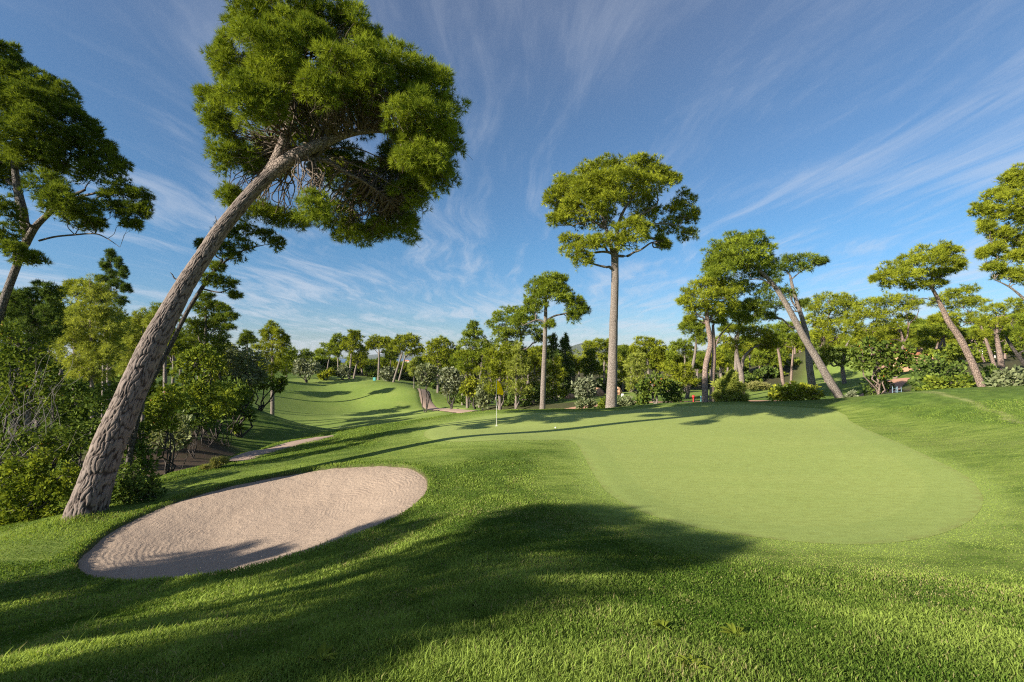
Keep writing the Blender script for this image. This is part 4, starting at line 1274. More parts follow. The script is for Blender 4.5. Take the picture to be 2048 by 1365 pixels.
tree('pine', 'thin tilted pine with pale stem and tiny crowns beside the dark cone-shaped pine', 'tree', 42,
     [[(430, 715, .17), (437, 690, .15), (446, 655, .12), (455, 630, .07)], [(442, 670, .05), (428, 660, .03)]],
     [(450, 622, 18, 9), (462, 632, 14, 8), (440, 635, 16, 8), (455, 655, 16, 7), (425, 652, 12, 7), (436, 612, 12, 6)], 'pine', seed=69, size=7.5, dens=0.42)
tree('conical_pine', 'tall yellow-green cone-shaped pine standing above the grey-leaved tree', 'tree', 60,
     [[(545, 790, .3), (545, 740, .24), (544, 690, .14), (543, 655, .05)]],
     [(544, 655, 12, 12), (532, 670, 14, 12), (558, 668, 14, 12), (545, 685, 26, 14), (525, 700, 22, 14), (565, 690, 14, 16), (572, 680, 6, 12), (545, 715, 32, 16), (560, 740, 22, 16), (530, 740, 24, 14)],
     'pine_y', seed=70, size=7.5, k=8, hollow=False)
tree('pine', 'dark round pine top peeping behind the tall yellow-green cone', 'tree', 72,
     [[(495, 770, .25), (495, 710, .2), (494, 685, .1)]], [(492, 672, 14, 9), (503, 680, 14, 9), (486, 684, 10, 8)], 'pine_d', seed=71, size=7.5)

# ------------------------------------------------------------------ pines on the hill beyond the valley
hill_rows = [
    ('leafy pine at the near end of the hill row beside the silver olive', 92, [[(573, 765, .2), (573, 735, .15), (574, 715, .08)]], [(575, 705, 14, 14), (568, 725, 16, 14), (582, 730, 14, 12)], 'pine'),
    ('dark low pine behind the silver olive on the hill', 105, [[(600, 765, .2), (600, 730, .15)]], [(602, 708, 20, 8), (615, 715, 14, 8), (590, 718, 14, 10)], 'pine_d'),
    ('slender pine between the silver olive and the tall hill pine', 100, [[(652, 760, .2), (656, 730, .16), (660, 712, .1)]], [(655, 695, 16, 9), (642, 706, 12, 9), (664, 704, 10, 10)], 'pine'),
    ('pine with a leaning crown touching the tall hill pine', 99, [[(676, 760, .2), (676, 725, .16), (677, 700, .08)]], [(677, 678, 11, 9), (670, 692, 12, 9), (686, 696, 12, 8), (672, 705, 12, 8)], 'pine'),
    ('tallest dark-stemmed pine of the row on the hill', 96, [[(698, 760, .3), (701, 730, .25), (704, 700, .2), (706, 680, .12)]], [(706, 668, 10, 6), (712, 677, 12, 7), (698, 682, 12, 7), (707, 690, 16, 7), (690, 690, 8, 6)], 'pine_y'),
    ('stout pine with a short leaning trunk beside the tall dark-stemmed hill pine', 97, [[(707, 762, .28), (712, 735, .22), (718, 715, .12)]], [(715, 700, 16, 9), (728, 706, 12, 10), (710, 715, 12, 8), (722, 718, 14, 8)], 'pine_y'),
    ('umbrella pine with a straight trunk standing clear on the hill top', 96, [[(757, 757, .28), (758, 725, .24), (758, 705, .17), (757, 692, .09)], [(758, 710, .1), (748, 698, .06)], [(758, 708, .1), (768, 698, .06)]],
     [(757, 680, 18, 7), (745, 688, 12, 7), (770, 686, 12, 8), (757, 692, 16, 7, 1), (738, 695, 7, 6), (779, 693, 7, 6)], 'pine_y'),
    ('thin shaded pine right beside the straight umbrella pine', 104, [[(780, 760, .2), (781, 730, .15), (782, 710, .08)]], [(783, 695, 10, 9), (776, 705, 9, 8), (790, 708, 8, 7), (782, 718, 10, 6)], 'pine_d'),
    ('pine with two slanting pale trunks on the hill edge', 93, [[(786, 768, .26), (794, 740, .22), (802, 715, .17), (808, 698, .1)], [(798, 762, .22), (804, 738, .19), (810, 715, .15), (815, 700, .08)]],
     [(805, 678, 14, 7), (820, 677, 14, 8), (795, 688, 12, 8), (812, 690, 20, 8), (832, 692, 12, 9), (800, 700, 10, 6), (840, 702, 8, 6), (825, 706, 14, 6)], 'pine_y'),
    ('bushy bright pine beyond the leaning olive by the hill path', 88, [[(876, 790, .3), (876, 740, .24), (875, 700, .1)]], [(880, 682, 14, 8), (866, 692, 14, 10), (890, 692, 14, 10), (876, 705, 24, 12), (862, 715, 16, 12), (893, 715, 18, 12), (878, 728, 22, 10)], 'pine_y'),
    ('dark leafy pine between the bushy bright pine and the forked pine', 90, [[(915, 790, .25), (915, 740, .2), (914, 715, .1)]], [(914, 705, 14, 12), (905, 722, 14, 12), (922, 725, 14, 14), (912, 742, 16, 10)], 'pine_d'),
    ('narrow bright sapling at the crest of the hill path', 86, [[(828, 775, .1), (828, 750, .06)]], [(828, 728, 8, 8), (824, 742, 10, 8), (832, 744, 9, 8)], 'pine_l'),
]
for i, (lab, d, tr, bl, kd) in enumerate(hill_rows):
    tree('pine', lab, 'tree', d, tr, bl, kd, seed=100 + i, size=6.5, k=7, group='pines on the hill beyond the valley', dens=0.6, fine=0.8, wk=0.12, bark=BARK_GREY, bs=1.2)

centre = [
    ('bare-forked grey-stemmed pine with ragged crown, behind the small round tree', 62, [[(960, 790, .22), (962, 745, .2), (966, 715, .17), (978, 695, .1)], [(963, 740, .1), (972, 718, .07)]],
     [(945, 655, 10, 10), (940, 668, 14, 10), (955, 672, 18, 12), (935, 690, 18, 14), (960, 690, 22, 12), (935, 715, 18, 12), (955, 712, 16, 10), (975, 700, 14, 10), (932, 735, 16, 10)], 'pine'),
    ('big dark-domed pine overhanging the slim straight pine', 58, [[(1045, 800, .3), (1045, 740, .26), (1040, 700, .22), (1042, 670, .15), (1030, 645, .1)]],
     [(1035, 622, 26, 10), (1012, 632, 24, 14), (1055, 632, 24, 12), (995, 650, 18, 14), (1025, 652, 36, 16), (1062, 650, 26, 14), (1000, 672, 20, 14), (1030, 675, 26, 14), (1070, 668, 18, 10), (1005, 690, 18, 10), (1085, 680, 16, 8, 1)], 'pine'),
    ('full bright pine right behind the yellow flag', 52, [[(1000, 815, .25), (1000, 760, .2), (1002, 720, .1)]],
     [(1005, 700, 20, 12), (985, 712, 18, 14), (1022, 712, 18, 14), (1000, 730, 28, 16), (978, 745, 20, 14), (1020, 742, 24, 14), (995, 760, 26, 12), (1015, 775, 20, 12), (985, 778, 16, 12)], 'pine_y'),
    ('slim light young pine between the flag and the slim straight pine', 50, [[(1032, 818, .16), (1033, 760, .12), (1034, 710, .05)]],
     [(1036, 702, 10, 14), (1045, 722, 14, 14), (1028, 735, 14, 14), (1040, 750, 20, 14), (1030, 775, 18, 14), (1045, 780, 16, 14)], 'pine_l'),
    ('bright young pine touching the slim straight trunk', 54, [[(1066, 818, .16), (1068, 770, .12), (1070, 720, .06)]],
     [(1072, 705, 14, 12), (1062, 725, 14, 14), (1080, 728, 14, 14), (1068, 750, 18, 14), (1075, 775, 16, 12)], 'pine_y'),
    ('dark spiky conifer first right of the slim straight trunk', 60, [[(1107, 800, .2), (1107, 740, .14), (1107, 690, .05)]],
     [(1107, 680, 6, 10), (1106, 695, 10, 10), (1108, 712, 14, 12), (1102, 730, 14, 14), (1114, 745, 16, 14), (1105, 765, 18, 12)], 'fir'),
    ('second dark spiky conifer, nearer the small grey olive', 62, [[(1131, 800, .2), (1131, 740, .14), (1130, 690, .05)]],
     [(1130, 680, 5, 9), (1130, 693, 9, 9), (1132, 710, 14, 12), (1126, 728, 14, 14), (1137, 742, 14, 14), (1130, 762, 18, 14), (1135, 780, 14, 10)], 'fir'),
    ('yellow-green young pine in front of the dark spiky conifers', 55, [[(1112, 815, .16), (1112, 770, .12), (1110, 730, .05)]],
     [(1112, 728, 9, 12), (1104, 745, 11, 12), (1120, 750, 11, 12), (1110, 768, 16, 12), (1115, 788, 16, 10)], 'pine_y'),
    ('low bright pine thicket left of the domed pine behind the tall trunk', 72, [[(1158, 780, .2), (1158, 740, .12)]],
     [(1158, 715, 14, 10), (1148, 730, 14, 12), (1168, 728, 12, 12), (1175, 712, 10, 10)], 'pine_l'),
    ('domed pine with forked pale stem touching the tall bare trunk', 70, [[(1210, 790, .24), (1208, 740, .2), (1209, 722, .17), (1203, 708, .1)], [(1209, 724, .1), (1216, 735, .06)]],
     [(1195, 686, 18, 8), (1180, 696, 12, 10), (1205, 698, 22, 10), (1218, 690, 8, 10), (1190, 712, 16, 10), (1212, 714, 10, 8)], 'pine_y'),
    ('dark leafy young pine in front of the domed pine by the tall trunk', 64, [[(1182, 790, .18), (1182, 740, .12)]],
     [(1182, 712, 10, 12), (1176, 730, 12, 12), (1190, 732, 12, 12), (1182, 748, 16, 10)], 'pine_d'),
    ('narrow pine just right of the tall bare trunk', 68, [[(1246, 790, .2), (1246, 740, .14), (1247, 710, .06)]],
     [(1247, 700, 12, 9), (1242, 715, 10, 12), (1256, 714, 10, 12), (1248, 735, 14, 12), (1245, 755, 14, 10)], 'pine_y'),
    ('round-crowned pine with straight grey trunk behind the berry bush', 62, [[(1299, 790, .26), (1297, 745, .22), (1295, 720, .17), (1293, 702, .1)]],
     [(1290, 684, 20, 9), (1308, 688, 16, 9), (1275, 696, 14, 10), (1298, 700, 26, 10), (1320, 702, 12, 10), (1276, 712, 14, 9), (1310, 716, 16, 8), (1325, 718, 10, 8)], 'pine_y'),
    ('broad pale pine in front of the round-crowned pine', 56, [[(1275, 800, .2), (1275, 750, .14), (1274, 722, .06)]],
     [(1274, 716, 14, 10), (1264, 732, 14, 12), (1284, 732, 14, 12), (1270, 752, 18, 12), (1262, 770, 16, 10)], 'pine_l'),
    ('pine with bare fan-shaped dead branches left of the slender tilted pine', 60, [[(1370, 785, .2), (1370, 740, .17), (1369, 712, .12), (1362, 704, .05)], [(1369, 715, .06), (1355, 706, .04), (1345, 712, .02)]],
     [(1365, 690, 14, 8), (1350, 695, 12, 8), (1378, 700, 12, 8), (1345, 712, 10, 7), (1385, 712, 12, 8)], 'pine'),
    ('wide low bright pine spreading between the berry bush and the slender tilted pine', 50, [[(1350, 800, .2), (1350, 760, .14)]],
     [(1355, 735, 22, 10), (1338, 748, 18, 12), (1370, 745, 18, 12), (1350, 760, 28, 12), (1378, 765, 16, 10), (1335, 770, 16, 10)], 'pine_y'),
    ('pine with rounded dark top behind the forked stems near the wavy trunk', 78, [[(1440, 780, .25), (1441, 745, .2), (1442, 722, .1)]],
     [(1440, 705, 14, 9), (1428, 715, 12, 9), (1452, 714, 12, 9), (1440, 726, 18, 8)], 'pine'),
]
for i, (lab, d, tr, bl, kd) in enumerate(centre):
    nm = 'conifer' if kd == 'fir' else 'pine'
    tree(nm, lab, 'tree', d, tr, bl, kd, seed=200 + i, size=6.8, k=7, fine=0.85, group='trees behind the putting green', hollow=kd not in ('fir', 'pine_l'), up=0.8 if kd == 'fir' else 0.45, wk=0.11, bs=1.25)

# trunks in a row at the edge of the wood
for i, (x, top, b, d) in enumerate([(1521, 735, 776, 80), (1537, 733, 777, 82), (1549, 738, 775, 80), (1557, 735, 772, 84)]):
    lab = ['first slim bare trunk from the forked pine in the sunlit wood edge', 'second slim bare trunk from the forked pine, inside the wood edge',
           'third slim bare trunk from the forked pine, tilted slightly', 'fourth slim bare trunk from the forked pine, beside the open grass'][i]
    tree('pine', lab, 'tree', d, [[(x, b, .22), (x + (2 if i % 2 else -1), (b + top) / 2, .18), (x + (3 if i % 2 else -2), top, .13), (x, top - 22, .05)]],
         [(x - 4, top - 24, 14, 8), (x + 8, top - 20, 12, 8), (x, top - 10, 14, 7), (x + 2, top - 34, 12, 7)], 'pine', seed=260 + i, size=6.5, group='slim pines at the wood edge', bark=BARK_RED, wk=0.12)
for i, (lab, x, top, d) in enumerate([('dark tilted pine beside the upright stem of the open-crowned pine', 1564, 700, 60), ('slim pine behind the foot of the open-crowned pine', 1582, 690, 66)]):
    tree('pine', lab, 'tree', d, [[(x + 3, 775, .3), (x - 2, 735, .25), (x - 8, 700, .18), (x - 18, 680, .08)]] if i == 0 else [[(x, 765, .22), (x + 2, 730, .18), (x + 4, 700, .12), (x, 680, .06)]],
         [(x - 20, 660, 24, 12), (x + 8, 655, 24, 14), (x - 5, 678, 28, 14), (x - 30, 682, 20, 12), (x + 22, 676, 18, 12)], 'pine', seed=270 + i, size=7, bark=BARK_RED)

# ------------------------------------------------------------------ olives, berry trees and shrubs
def S(*a, **k):
    return shrub(*a, **k)


# by the huge trunk and along the ridge, left
S('shrub', 'leafy shrub with bright shoot tips at the photo edge, left of the huge trunk', 11.7, [(45, 985, 46, 44), (85, 960, 42, 40), (112, 990, 34, 40), (70, 1025, 42, 30), (20, 1015, 40, 36), (75, 925, 30, 22), (138, 955, 24, 30), (100, 1035, 30, 22), (5, 970, 40, 40), (40, 940, 36, 28), (30, 1048, 40, 16)], 'broad', seed=301, size=7.5, dens=0.95, stems=9)
S('shrub', 'dark leafy shrub tucked against the right foot of the huge trunk', 12.2, [(245, 990, 32, 30), (275, 975, 36, 34), (302, 992, 22, 24), (255, 955, 28, 24), (305, 965, 18, 14), (270, 1003, 34, 16), (230, 1008, 24, 16)], 'broad_d', seed=302, size=7.5, dens=0.85, stems=6)
S('strawberry_tree', 'bushy tree with red berries and orange leaves at the photo edge', 12.8, [(30, 700, 34, 28), (60, 720, 40, 28), (25, 750, 40, 30), (85, 750, 34, 28), (40, 800, 44, 28), (100, 790, 30, 24), (12, 670, 24, 22)], 'berry', 'tree', seed=303, size=9, dens=0.75, stems=7, base_px=(30, 960), berries=46)
S('shrub', 'glossy low shrub under the grey bare branches beside the berry tree', 12.3, [(70, 880, 40, 22), (110, 880, 36, 22), (140, 895, 28, 18), (30, 890, 36, 24), (120, 905, 24, 16)], 'berry', seed=304, size=8.5, dens=0.8, stems=6, berries=10)
# grey bare branches
rng = np.random.default_rng(9)
b0 = at(5, 990, 12.2)
b0[2] = ground_z(b0[0], b0[1])
root = empty('bare_bush', b0)
tag(root, 'leafless grey bush with long arching twigs at the photo edge', 'shrub')
tb = []
for i in range(15):
    e = at(rng.uniform(20, 190), rng.uniform(700, 880), 12.0 + rng.uniform(-.8, .8))
    p, r_ = limb(b0 + rng.normal(0, .1, 3) * [1, 1, 0], e, .011, .004, rng, 0.07, 8)
    p, r_ = curve(p, r_, 3)
    tb.append(tube(p, r_, 5))
    for _ in range(3):
        q = p[rng.integers(8, len(p))]
        e2 = q + (e - b0) / np.linalg.norm(e - b0) * rng.uniform(.2, .6) + rng.normal(0, .15, 3)
        p2, r2 = limb(q, e2, .006, .002, rng, 0.03, 5)
        tb.append(tube(p2, r2, 4))
wood('twigs', tb, TWIG_PALE, root, b0)

S('shrub', 'dark broadleaf thicket with a bare trunk, left of the huge trunk', 15.5, [(150, 800, 40, 40), (190, 830, 40, 36), (150, 860, 44, 34), (210, 790, 34, 34), (110, 830, 36, 34), (195, 880, 34, 28)], 'broad_d', seed=306, size=8, dens=0.8)
S('shrub', 'sunlit flowering shrub right beside the huge trunk at mid height', 17, [(335, 790, 26, 22), (315, 820, 26, 26), (355, 810, 22, 22), (330, 850, 30, 22)], 'broad', seed=307, size=9, dens=0.8, berries=12)
S('shrub', 'grey-green shrub on the dark bare soil beside the huge trunk', 18.5, [(330, 865, 26, 22), (355, 850, 24, 24), (370, 875, 22, 18), (310, 885, 22, 18), (345, 885, 26, 16)], 'sage', seed=308, size=8.5, dens=0.75)
S('shrub', 'small dark shrub between the huge trunk and the dark bare soil', 16.5, [(285, 870, 24, 26), (300, 905, 24, 24), (270, 915, 22, 26), (290, 935, 22, 18)], 'broad_d', seed=309, size=9, dens=0.8)
S('shrub', 'dark shrub at the top edge of the bare soil', 26, [(395, 830, 24, 18), (375, 815, 22, 20), (410, 845, 20, 14), (380, 845, 20, 16)], 'broad_d', seed=310, size=8, dens=0.8)
S('shrub', 'shrub with yellow tinged sprays above the bare soil', 29, [(412, 808, 16, 18), (425, 820, 16, 16), (402, 800, 14, 14)], 'broad_y', seed=311, size=7.5, dens=0.5)
S('shrub', 'large dark blue-green shrub at the end of the wooded bank', 33, [(455, 790, 26, 28), (475, 805, 22, 26), (445, 820, 24, 18), (480, 780, 18, 20), (430, 790, 20, 26)], 'broad_d', seed=312, size=8, dens=0.85)
S('broadleaf_tree', 'leafy tree with bright upper leaves right of the huge trunk', 30, [(385, 715, 26, 20), (405, 705, 22, 16), (370, 740, 28, 24), (410, 735, 28, 22), (390, 765, 34, 22), (430, 725, 16, 18)], 'broad', 'tree', seed=313, size=8, dens=0.75, stem_r=.06)
S('broadleaf_tree', 'yellowish small tree squeezed between the leafy tree and the grey-leaved tree', 34, [(432, 720, 14, 14), (440, 740, 16, 16), (428, 760, 16, 16)], 'broad_y', 'tree', seed=314, size=7.5, dens=0.7, stem_r=.05)
S('olive_tree', 'grey-leaved tree with fine dark stems on the wooded bank', 36, [(475, 705, 26, 16), (500, 712, 22, 18), (460, 725, 26, 18), (490, 735, 30, 18), (515, 735, 18, 18), (470, 752, 26, 14), (505, 757, 24, 12), (520, 755, 14, 12)], 'sage', 'tree', seed=315, size=7.5, dens=0.6, base_px=(482, 800), stems=7, stem_r=.07)
S('broadleaf_tree', 'small tree with bare slanting stems at the end of the wooded bank', 44, [(535, 765, 16, 10), (552, 768, 16, 10), (565, 765, 8, 8), (520, 772, 14, 8), (558, 778, 8, 5)], 'broad', 'tree', seed=316, size=7, dens=0.7, base_px=(518, 800), stems=5, stem_r=.08)
S('shrub', 'pale tall weed clump at the edge of the dark soil', 15.6, [(432, 928, 10, 8), (415, 940, 12, 8), (446, 922, 8, 6)], 'straw', 'plant', seed=317, size=8, dens=0.5, leafy=False, up=1.2, stems=4, stem_r=.01)
S('shrub', 'small shrub with red leaves at the far end of the near path strip', 17.6, [(388, 948, 10, 6), (398, 943, 8, 6)], 'broad', 'plant', seed=318, size=7, dens=0.6, stems=3, stem_r=.01)

# on the hill
S('olive_tree', 'large silver olive on the hill beyond the valley', 88, [(612, 728, 18, 11), (595, 740, 12, 11), (628, 738, 14, 12), (610, 745, 22, 10), (600, 728, 10, 8)], 'olive', 'tree', seed=330, size=6, dens=0.65, group='olives on the hill', base_px=(613, 762), stems=5, stem_r=.12)
S('olive_tree', 'small silver olive between two trunks of the hill pines', 94, [(685, 740, 9, 8), (692, 746, 8, 6), (680, 748, 8, 5)], 'olive', 'tree', seed=331, size=6, dens=0.7, group='olives on the hill', stem_r=.08)
S('olive_tree', 'squat silver olive beside the pine with two slanting trunks', 94, [(773, 742, 10, 8), (783, 746, 8, 8), (768, 752, 8, 6), (777, 756, 10, 6)], 'olive', 'tree', seed=332, size=6, dens=0.7, group='olives on the hill', stem_r=.08)
S('olive_tree', 'leaning olive with bare thin trunk in front of the hill path', 68, [(850, 738, 14, 10), (842, 748, 12, 12), (858, 752, 12, 12), (848, 762, 14, 10), (866, 745, 10, 10)], 'sage', 'tree', seed=333, size=6.5, dens=0.6, base_px=(851, 817), stems=3, stem_r=.10)
S('olive_tree', 'silver olive with drooping foliage right of the hill path', 66, [(895, 745, 14, 9), (908, 752, 14, 12), (890, 765, 12, 12), (905, 772, 14, 12), (918, 765, 10, 12), (895, 782, 10, 8)], 'olive', 'tree', seed=334, size=6.5, dens=0.65, base_px=(901, 812), stems=5, stem_r=.1)
S('olive_tree', 'silver olive half hidden behind the small round dark tree', 70, [(940, 748, 12, 8), (928, 752, 10, 10), (952, 748, 10, 10)], 'olive', 'tree', seed=335, size=6.5, dens=0.65, stem_r=.08)
S('broadleaf_tree', 'small round dark tree with bright top beside the drooping silver olive', 60, [(945, 762, 14, 9), (934, 775, 12, 10), (955, 775, 12, 10), (944, 785, 14, 9), (928, 780, 8, 6)], 'broad_y', 'tree', seed=336, size=6.5, dens=0.8, base_px=(951, 815), stems=4, stem_r=.09)
S('olive_tree', 'grey willow-like shrub left of the bright pine behind the flag', 56, [(967, 772, 10, 14), (960, 790, 10, 12), (972, 795, 12, 12), (966, 806, 12, 8)], 'sage', seed=337, size=6.5, dens=0.7)
S('shrub', 'flowering reddish shrub under the hill pines', 93, [(652, 750, 8, 5), (662, 747, 6, 6), (643, 754, 7, 4)], 'broad_y', seed=338, size=6, dens=0.7, berries=8)

# behind the green
S('olive_tree', 'little round grey olive with one thin trunk left of the tall bare trunk', 42, [(1172, 762, 17, 11), (1160, 772, 14, 12), (1183, 772, 13, 12), (1172, 780, 18, 12), (1165, 788, 12, 8), (1180, 788, 10, 8)], 'olive', 'tree', seed=340, size=6.5, dens=0.7, base_px=(1177, 818), stems=3, stem_r=.07)
S('shrub', 'wispy grey shrub at the foot of the little round olive', 40, [(1168, 806, 10, 8), (1182, 808, 9, 7), (1160, 810, 7, 5)], 'sage', seed=341, size=6, dens=0.45)
S('shrub', 'small grey-green bush right at the foot of the tall bare trunk', 38, [(1248, 803, 14, 9), (1238, 810, 10, 7), (1260, 806, 10, 9), (1245, 814, 12, 5)], 'sage', seed=342, size=6.5, dens=0.75)
S('shrub', 'small green bush left of the tall bare trunk foot', 37, [(1209, 806, 8, 8), (1204, 812, 7, 6), (1213, 814, 7, 5)], 'broad', seed=343, size=6, dens=0.7)
S('strawberry_tree', 'berry bush with a twisted pale trunk behind the green', 36, [(1305, 762, 18, 12), (1290, 775, 16, 12), (1320, 772, 14, 12), (1303, 782, 20, 10), (1286, 790, 12, 10), (1285, 803, 12, 6)], 'berry', 'tree', seed=344, size=7, dens=0.75, base_px=(1314, 812), stems=5, stem_r=.07, bark=BARK_GREY, berries=16)
S('shrub', 'round dark green bush joined to the berry bush behind the green', 37, [(1345, 772, 12, 10), (1335, 785, 14, 12), (1354, 785, 10, 12), (1342, 797, 18, 9), (1355, 800, 8, 7)], 'broad_d', seed=345, size=6.5, dens=0.9)
S('shrub', 'bright pine-leaved round bush beside the wavy trunk', 31, [(1460, 765, 14, 10), (1445, 775, 16, 12), (1475, 778, 14, 12), (1458, 785, 22, 14), (1440, 795, 18, 10), (1480, 795, 14, 9), (1460, 800, 22, 8), (1465, 752, 6, 8)], 'pine_l', seed=346, size=8, dens=0.75, leafy=False, k=8, up=0.8)
S('shrub', 'wide leafy bush in front of the steep leaning pine', 31, [(1590, 776, 22, 9), (1565, 783, 20, 10), (1615, 780, 20, 10), (1590, 790, 30, 10), (1632, 790, 14, 9), (1555, 795, 14, 7), (1612, 797, 22, 6), (1580, 799, 22, 5)], 'broad_y', seed=347, size=7, dens=0.8)
S('shrub', 'dry grass and weeds at the wood edge behind the wide leafy bush', 56, [(1500, 776, 14, 5), (1516, 772, 14, 6), (1530, 775, 10, 5)], 'straw', 'plant', seed=348, size=6.5, dens=0.6, leafy=False, up=1.2, stems=2)
S('strawberry_tree', 'spreading tree full of orange berries with a leaning pale trunk', 32, [(1735, 692, 28, 14), (1765, 698, 26, 16), (1715, 708, 22, 16), (1750, 722, 34, 16), (1790, 708, 22, 16), (1810, 702, 20, 14), (1725, 732, 24, 12), (1785, 735, 22, 14), (1815, 725, 14, 12), (1770, 748, 20, 10)], 'berry', 'tree', seed=349, size=8, dens=0.62, base_px=(1755, 797), stems=5, stem_r=.06, bark=BARK_RED, berries=60)
S('shrub', 'shaded shrub beneath the orange-berried tree', 34, [(1740, 768, 16, 16), (1765, 775, 18, 14), (1748, 788, 18, 8)], 'broad_d', seed=350, size=7, dens=0.7)
S('shrub', 'large rounded dark shrub against the grass bank', 29, [(1865, 725, 28, 18), (1845, 745, 22, 20), (1890, 742, 28, 20), (1925, 745, 22, 18), (1865, 765, 30, 18), (1840, 775, 18, 12)], 'broad_d', seed=351, size=8, dens=0.85)
S('shrub', 'bright leafy shrub at the foot of the large rounded dark shrub', 26, [(1870, 765, 20, 10), (1895, 768, 22, 12), (1925, 765, 16, 14), (1885, 780, 26, 8), (1855, 780, 20, 8), (1915, 782, 20, 8)], 'broad', seed=352, size=8, dens=0.8)
S('shrub', 'grey-green clipped shrub right of the thick reddish trunk', 24, [(2010, 755, 22, 14), (2035, 752, 24, 18), (1995, 770, 22, 12), (2025, 775, 30, 14), (2045, 775, 18, 14), (2005, 784, 22, 8)], 'sage', seed=353, size=8.5, dens=0.85)
S('shrub', 'dark shrub in the gap behind the thick reddish trunk', 30, [(1965, 760, 16, 14), (1980, 745, 14, 12), (1955, 775, 18, 10), (1985, 775, 14, 10)], 'broad_d', seed=354, size=7.5, dens=0.8)
S('shrub', 'small upright plant beside the earth track at the steep leaning trunk', 29, [(1700, 795, 6, 5), (1692, 798, 5, 4), (1706, 790, 4, 5)], 'olive', 'plant', seed=355, size=6.5, dens=0.6, stems=3, stem_r=.01)

# ------------------------------------------------------------------ uncountable greenery
def mass(name, label, items, kind, seed, size, dens=0.6, leafy=True, k=6, cover=1.0):
    rng = np.random.default_rng(seed)
    V, Fc, T, o = [], [], [], 0
    for bl, d in items:
        v, f, tt, _ = foliage(px_blobs(bl, d), kind, size * d / F, dens, rng, k, 0.8, 0.8, False, leafy=leafy, wk=0.12, cover=cover)
        V.append(v)
        Fc.append(f + o)
        T.append(tt)
        o += len(v)
    me = new_mesh(name, np.concatenate(V), np.concatenate(Fc), LEAF[kind], {'tint': np.concatenate(T)})
    tag(obj(name, me), label, name.replace('_', ' '), kind='stuff')


rg = np.random.default_rng(31)
items = []
while len(items) < 210:
    x = rg.uniform(-80, 500)
    d = rg.uniform(15.5, 46)
    gx_ = (x - 1024) / F * d
    if float(sdist(soilpoly, np.array([gx_]), np.array([d]))[0]) < 0.6 or x > 330 + (d - 15) * 8:
        continue
    if x > 120 and d < 17.5:
        continue
    zt = ground_z(gx_, d) + rg.uniform(0.1, 1.0 + 0.05 * d)
    y = 708 - (zt - CAM_H) * F / d
    s_ = rg.uniform(.45, .85) * F / d
    items.append(([(x, y, s_, s_ * .7)], d))
mass('undergrowth', 'dark tangled undergrowth filling the wooded bank behind the huge trunk', items[::2], 'broad_d', 32, 8.5, 0.8)
items = items[1::2]
for _ in range(100):
    x = rg.uniform(280, 480)
    d = rg.uniform(26, 37)
    y = rg.uniform(775, np.interp(x, [285, 400, 480], [885, 850, 800]))
    s_ = rg.uniform(.4, .8) * F / d
    items.append(([(x, y, s_, s_ * .7)], d))
mass('undergrowth', 'mid-green leafy undergrowth covering the wooded bank above the bare soil', items, 'broad', 36, 7.5, 0.85)
items = []
TOPX = [500, 640, 700, 740, 830, 900, 960, 1060, 1150, 1300, 1450, 1600, 1750, 2120]
TOPY = [706, 712, 705, 722, 722, 700, 695, 690, 705, 700, 702, 680, 665, 650]
for _ in range(240):
    x = rg.uniform(-40, 2120)
    d = rg.uniform(112, 170)
    top = np.interp(x, TOPX, TOPY)
    y = top + 9 + 42 * rg.random() ** 1.4
    items.append(([(x, y, rg.uniform(13, 26), rg.uniform(7, 13))], d))
for _ in range(110):
    x = rg.uniform(1430, 2120)
    d = rg.uniform(105, 165)
    zt = ground_z((x - 1024) / F * d, d) + rg.uniform(1, 8)
    s_ = rg.uniform(1.6, 3.0) * F / d
    items.append(([(x, 708 - (zt - CAM_H) * F / d, s_, s_ * .6)], d))
mass('woodland', 'far pine wood reading as one mass behind the nearer trees', items, 'pine', 33, 6.5, 0.5, False, 6)
items = []
while len(items) < 190:
    x = rg.uniform(560, 1560)
    d = np.interp(x, [560, 845, 875, 950, 960, 1150, 1155, 1440, 1450, 1560], [104, 104, 84, 74, 50, 56, 70, 70, 66, 80]) + rg.uniform(-1, 9)
    gx_ = (x - 1024) / F * d
    if min(float(sdist(RTEE, np.array([gx_]), np.array([d]))[0]), float(edge_dist(PATH_FAR, np.array([gx_]), np.array([d]), False)[0]) - 1.5) < 0.8:
        continue
    zt = ground_z(gx_, d) + rg.uniform(0.1, 1.7)
    y = 708 - (zt - CAM_H) * F / d
    s_ = rg.uniform(.6, 1.2) * F / d
    items.append(([(x, y, s_, s_ * .65)], d))
mass('underbrush', 'dark low scrub under the pines beyond the green and on the hill', items, 'broad_d', 34, 6.5, 0.6)
items = []
while len(items) < 130:
    x = rg.uniform(1480, 2100)
    d = rg.uniform(46, 110)
    gx_ = (x - 1024) / F * d
    if float(sdist(RFAIR, np.array([gx_]), np.array([d]))[0]) < 1.0 or (x < 1830 and d < 64):
        continue
    zt = ground_z(gx_, d) + rg.uniform(0.1, 2.0)
    y = 708 - (zt - CAM_H) * F / d
    s_ = rg.uniform(.7, 1.3) * F / d
    items.append(([(x, y, s_, s_ * .65)], d))
mass('scrub', 'scrub between the trunks of the wood beyond the grass bank', items, 'broad', 35, 6.5, 0.55)

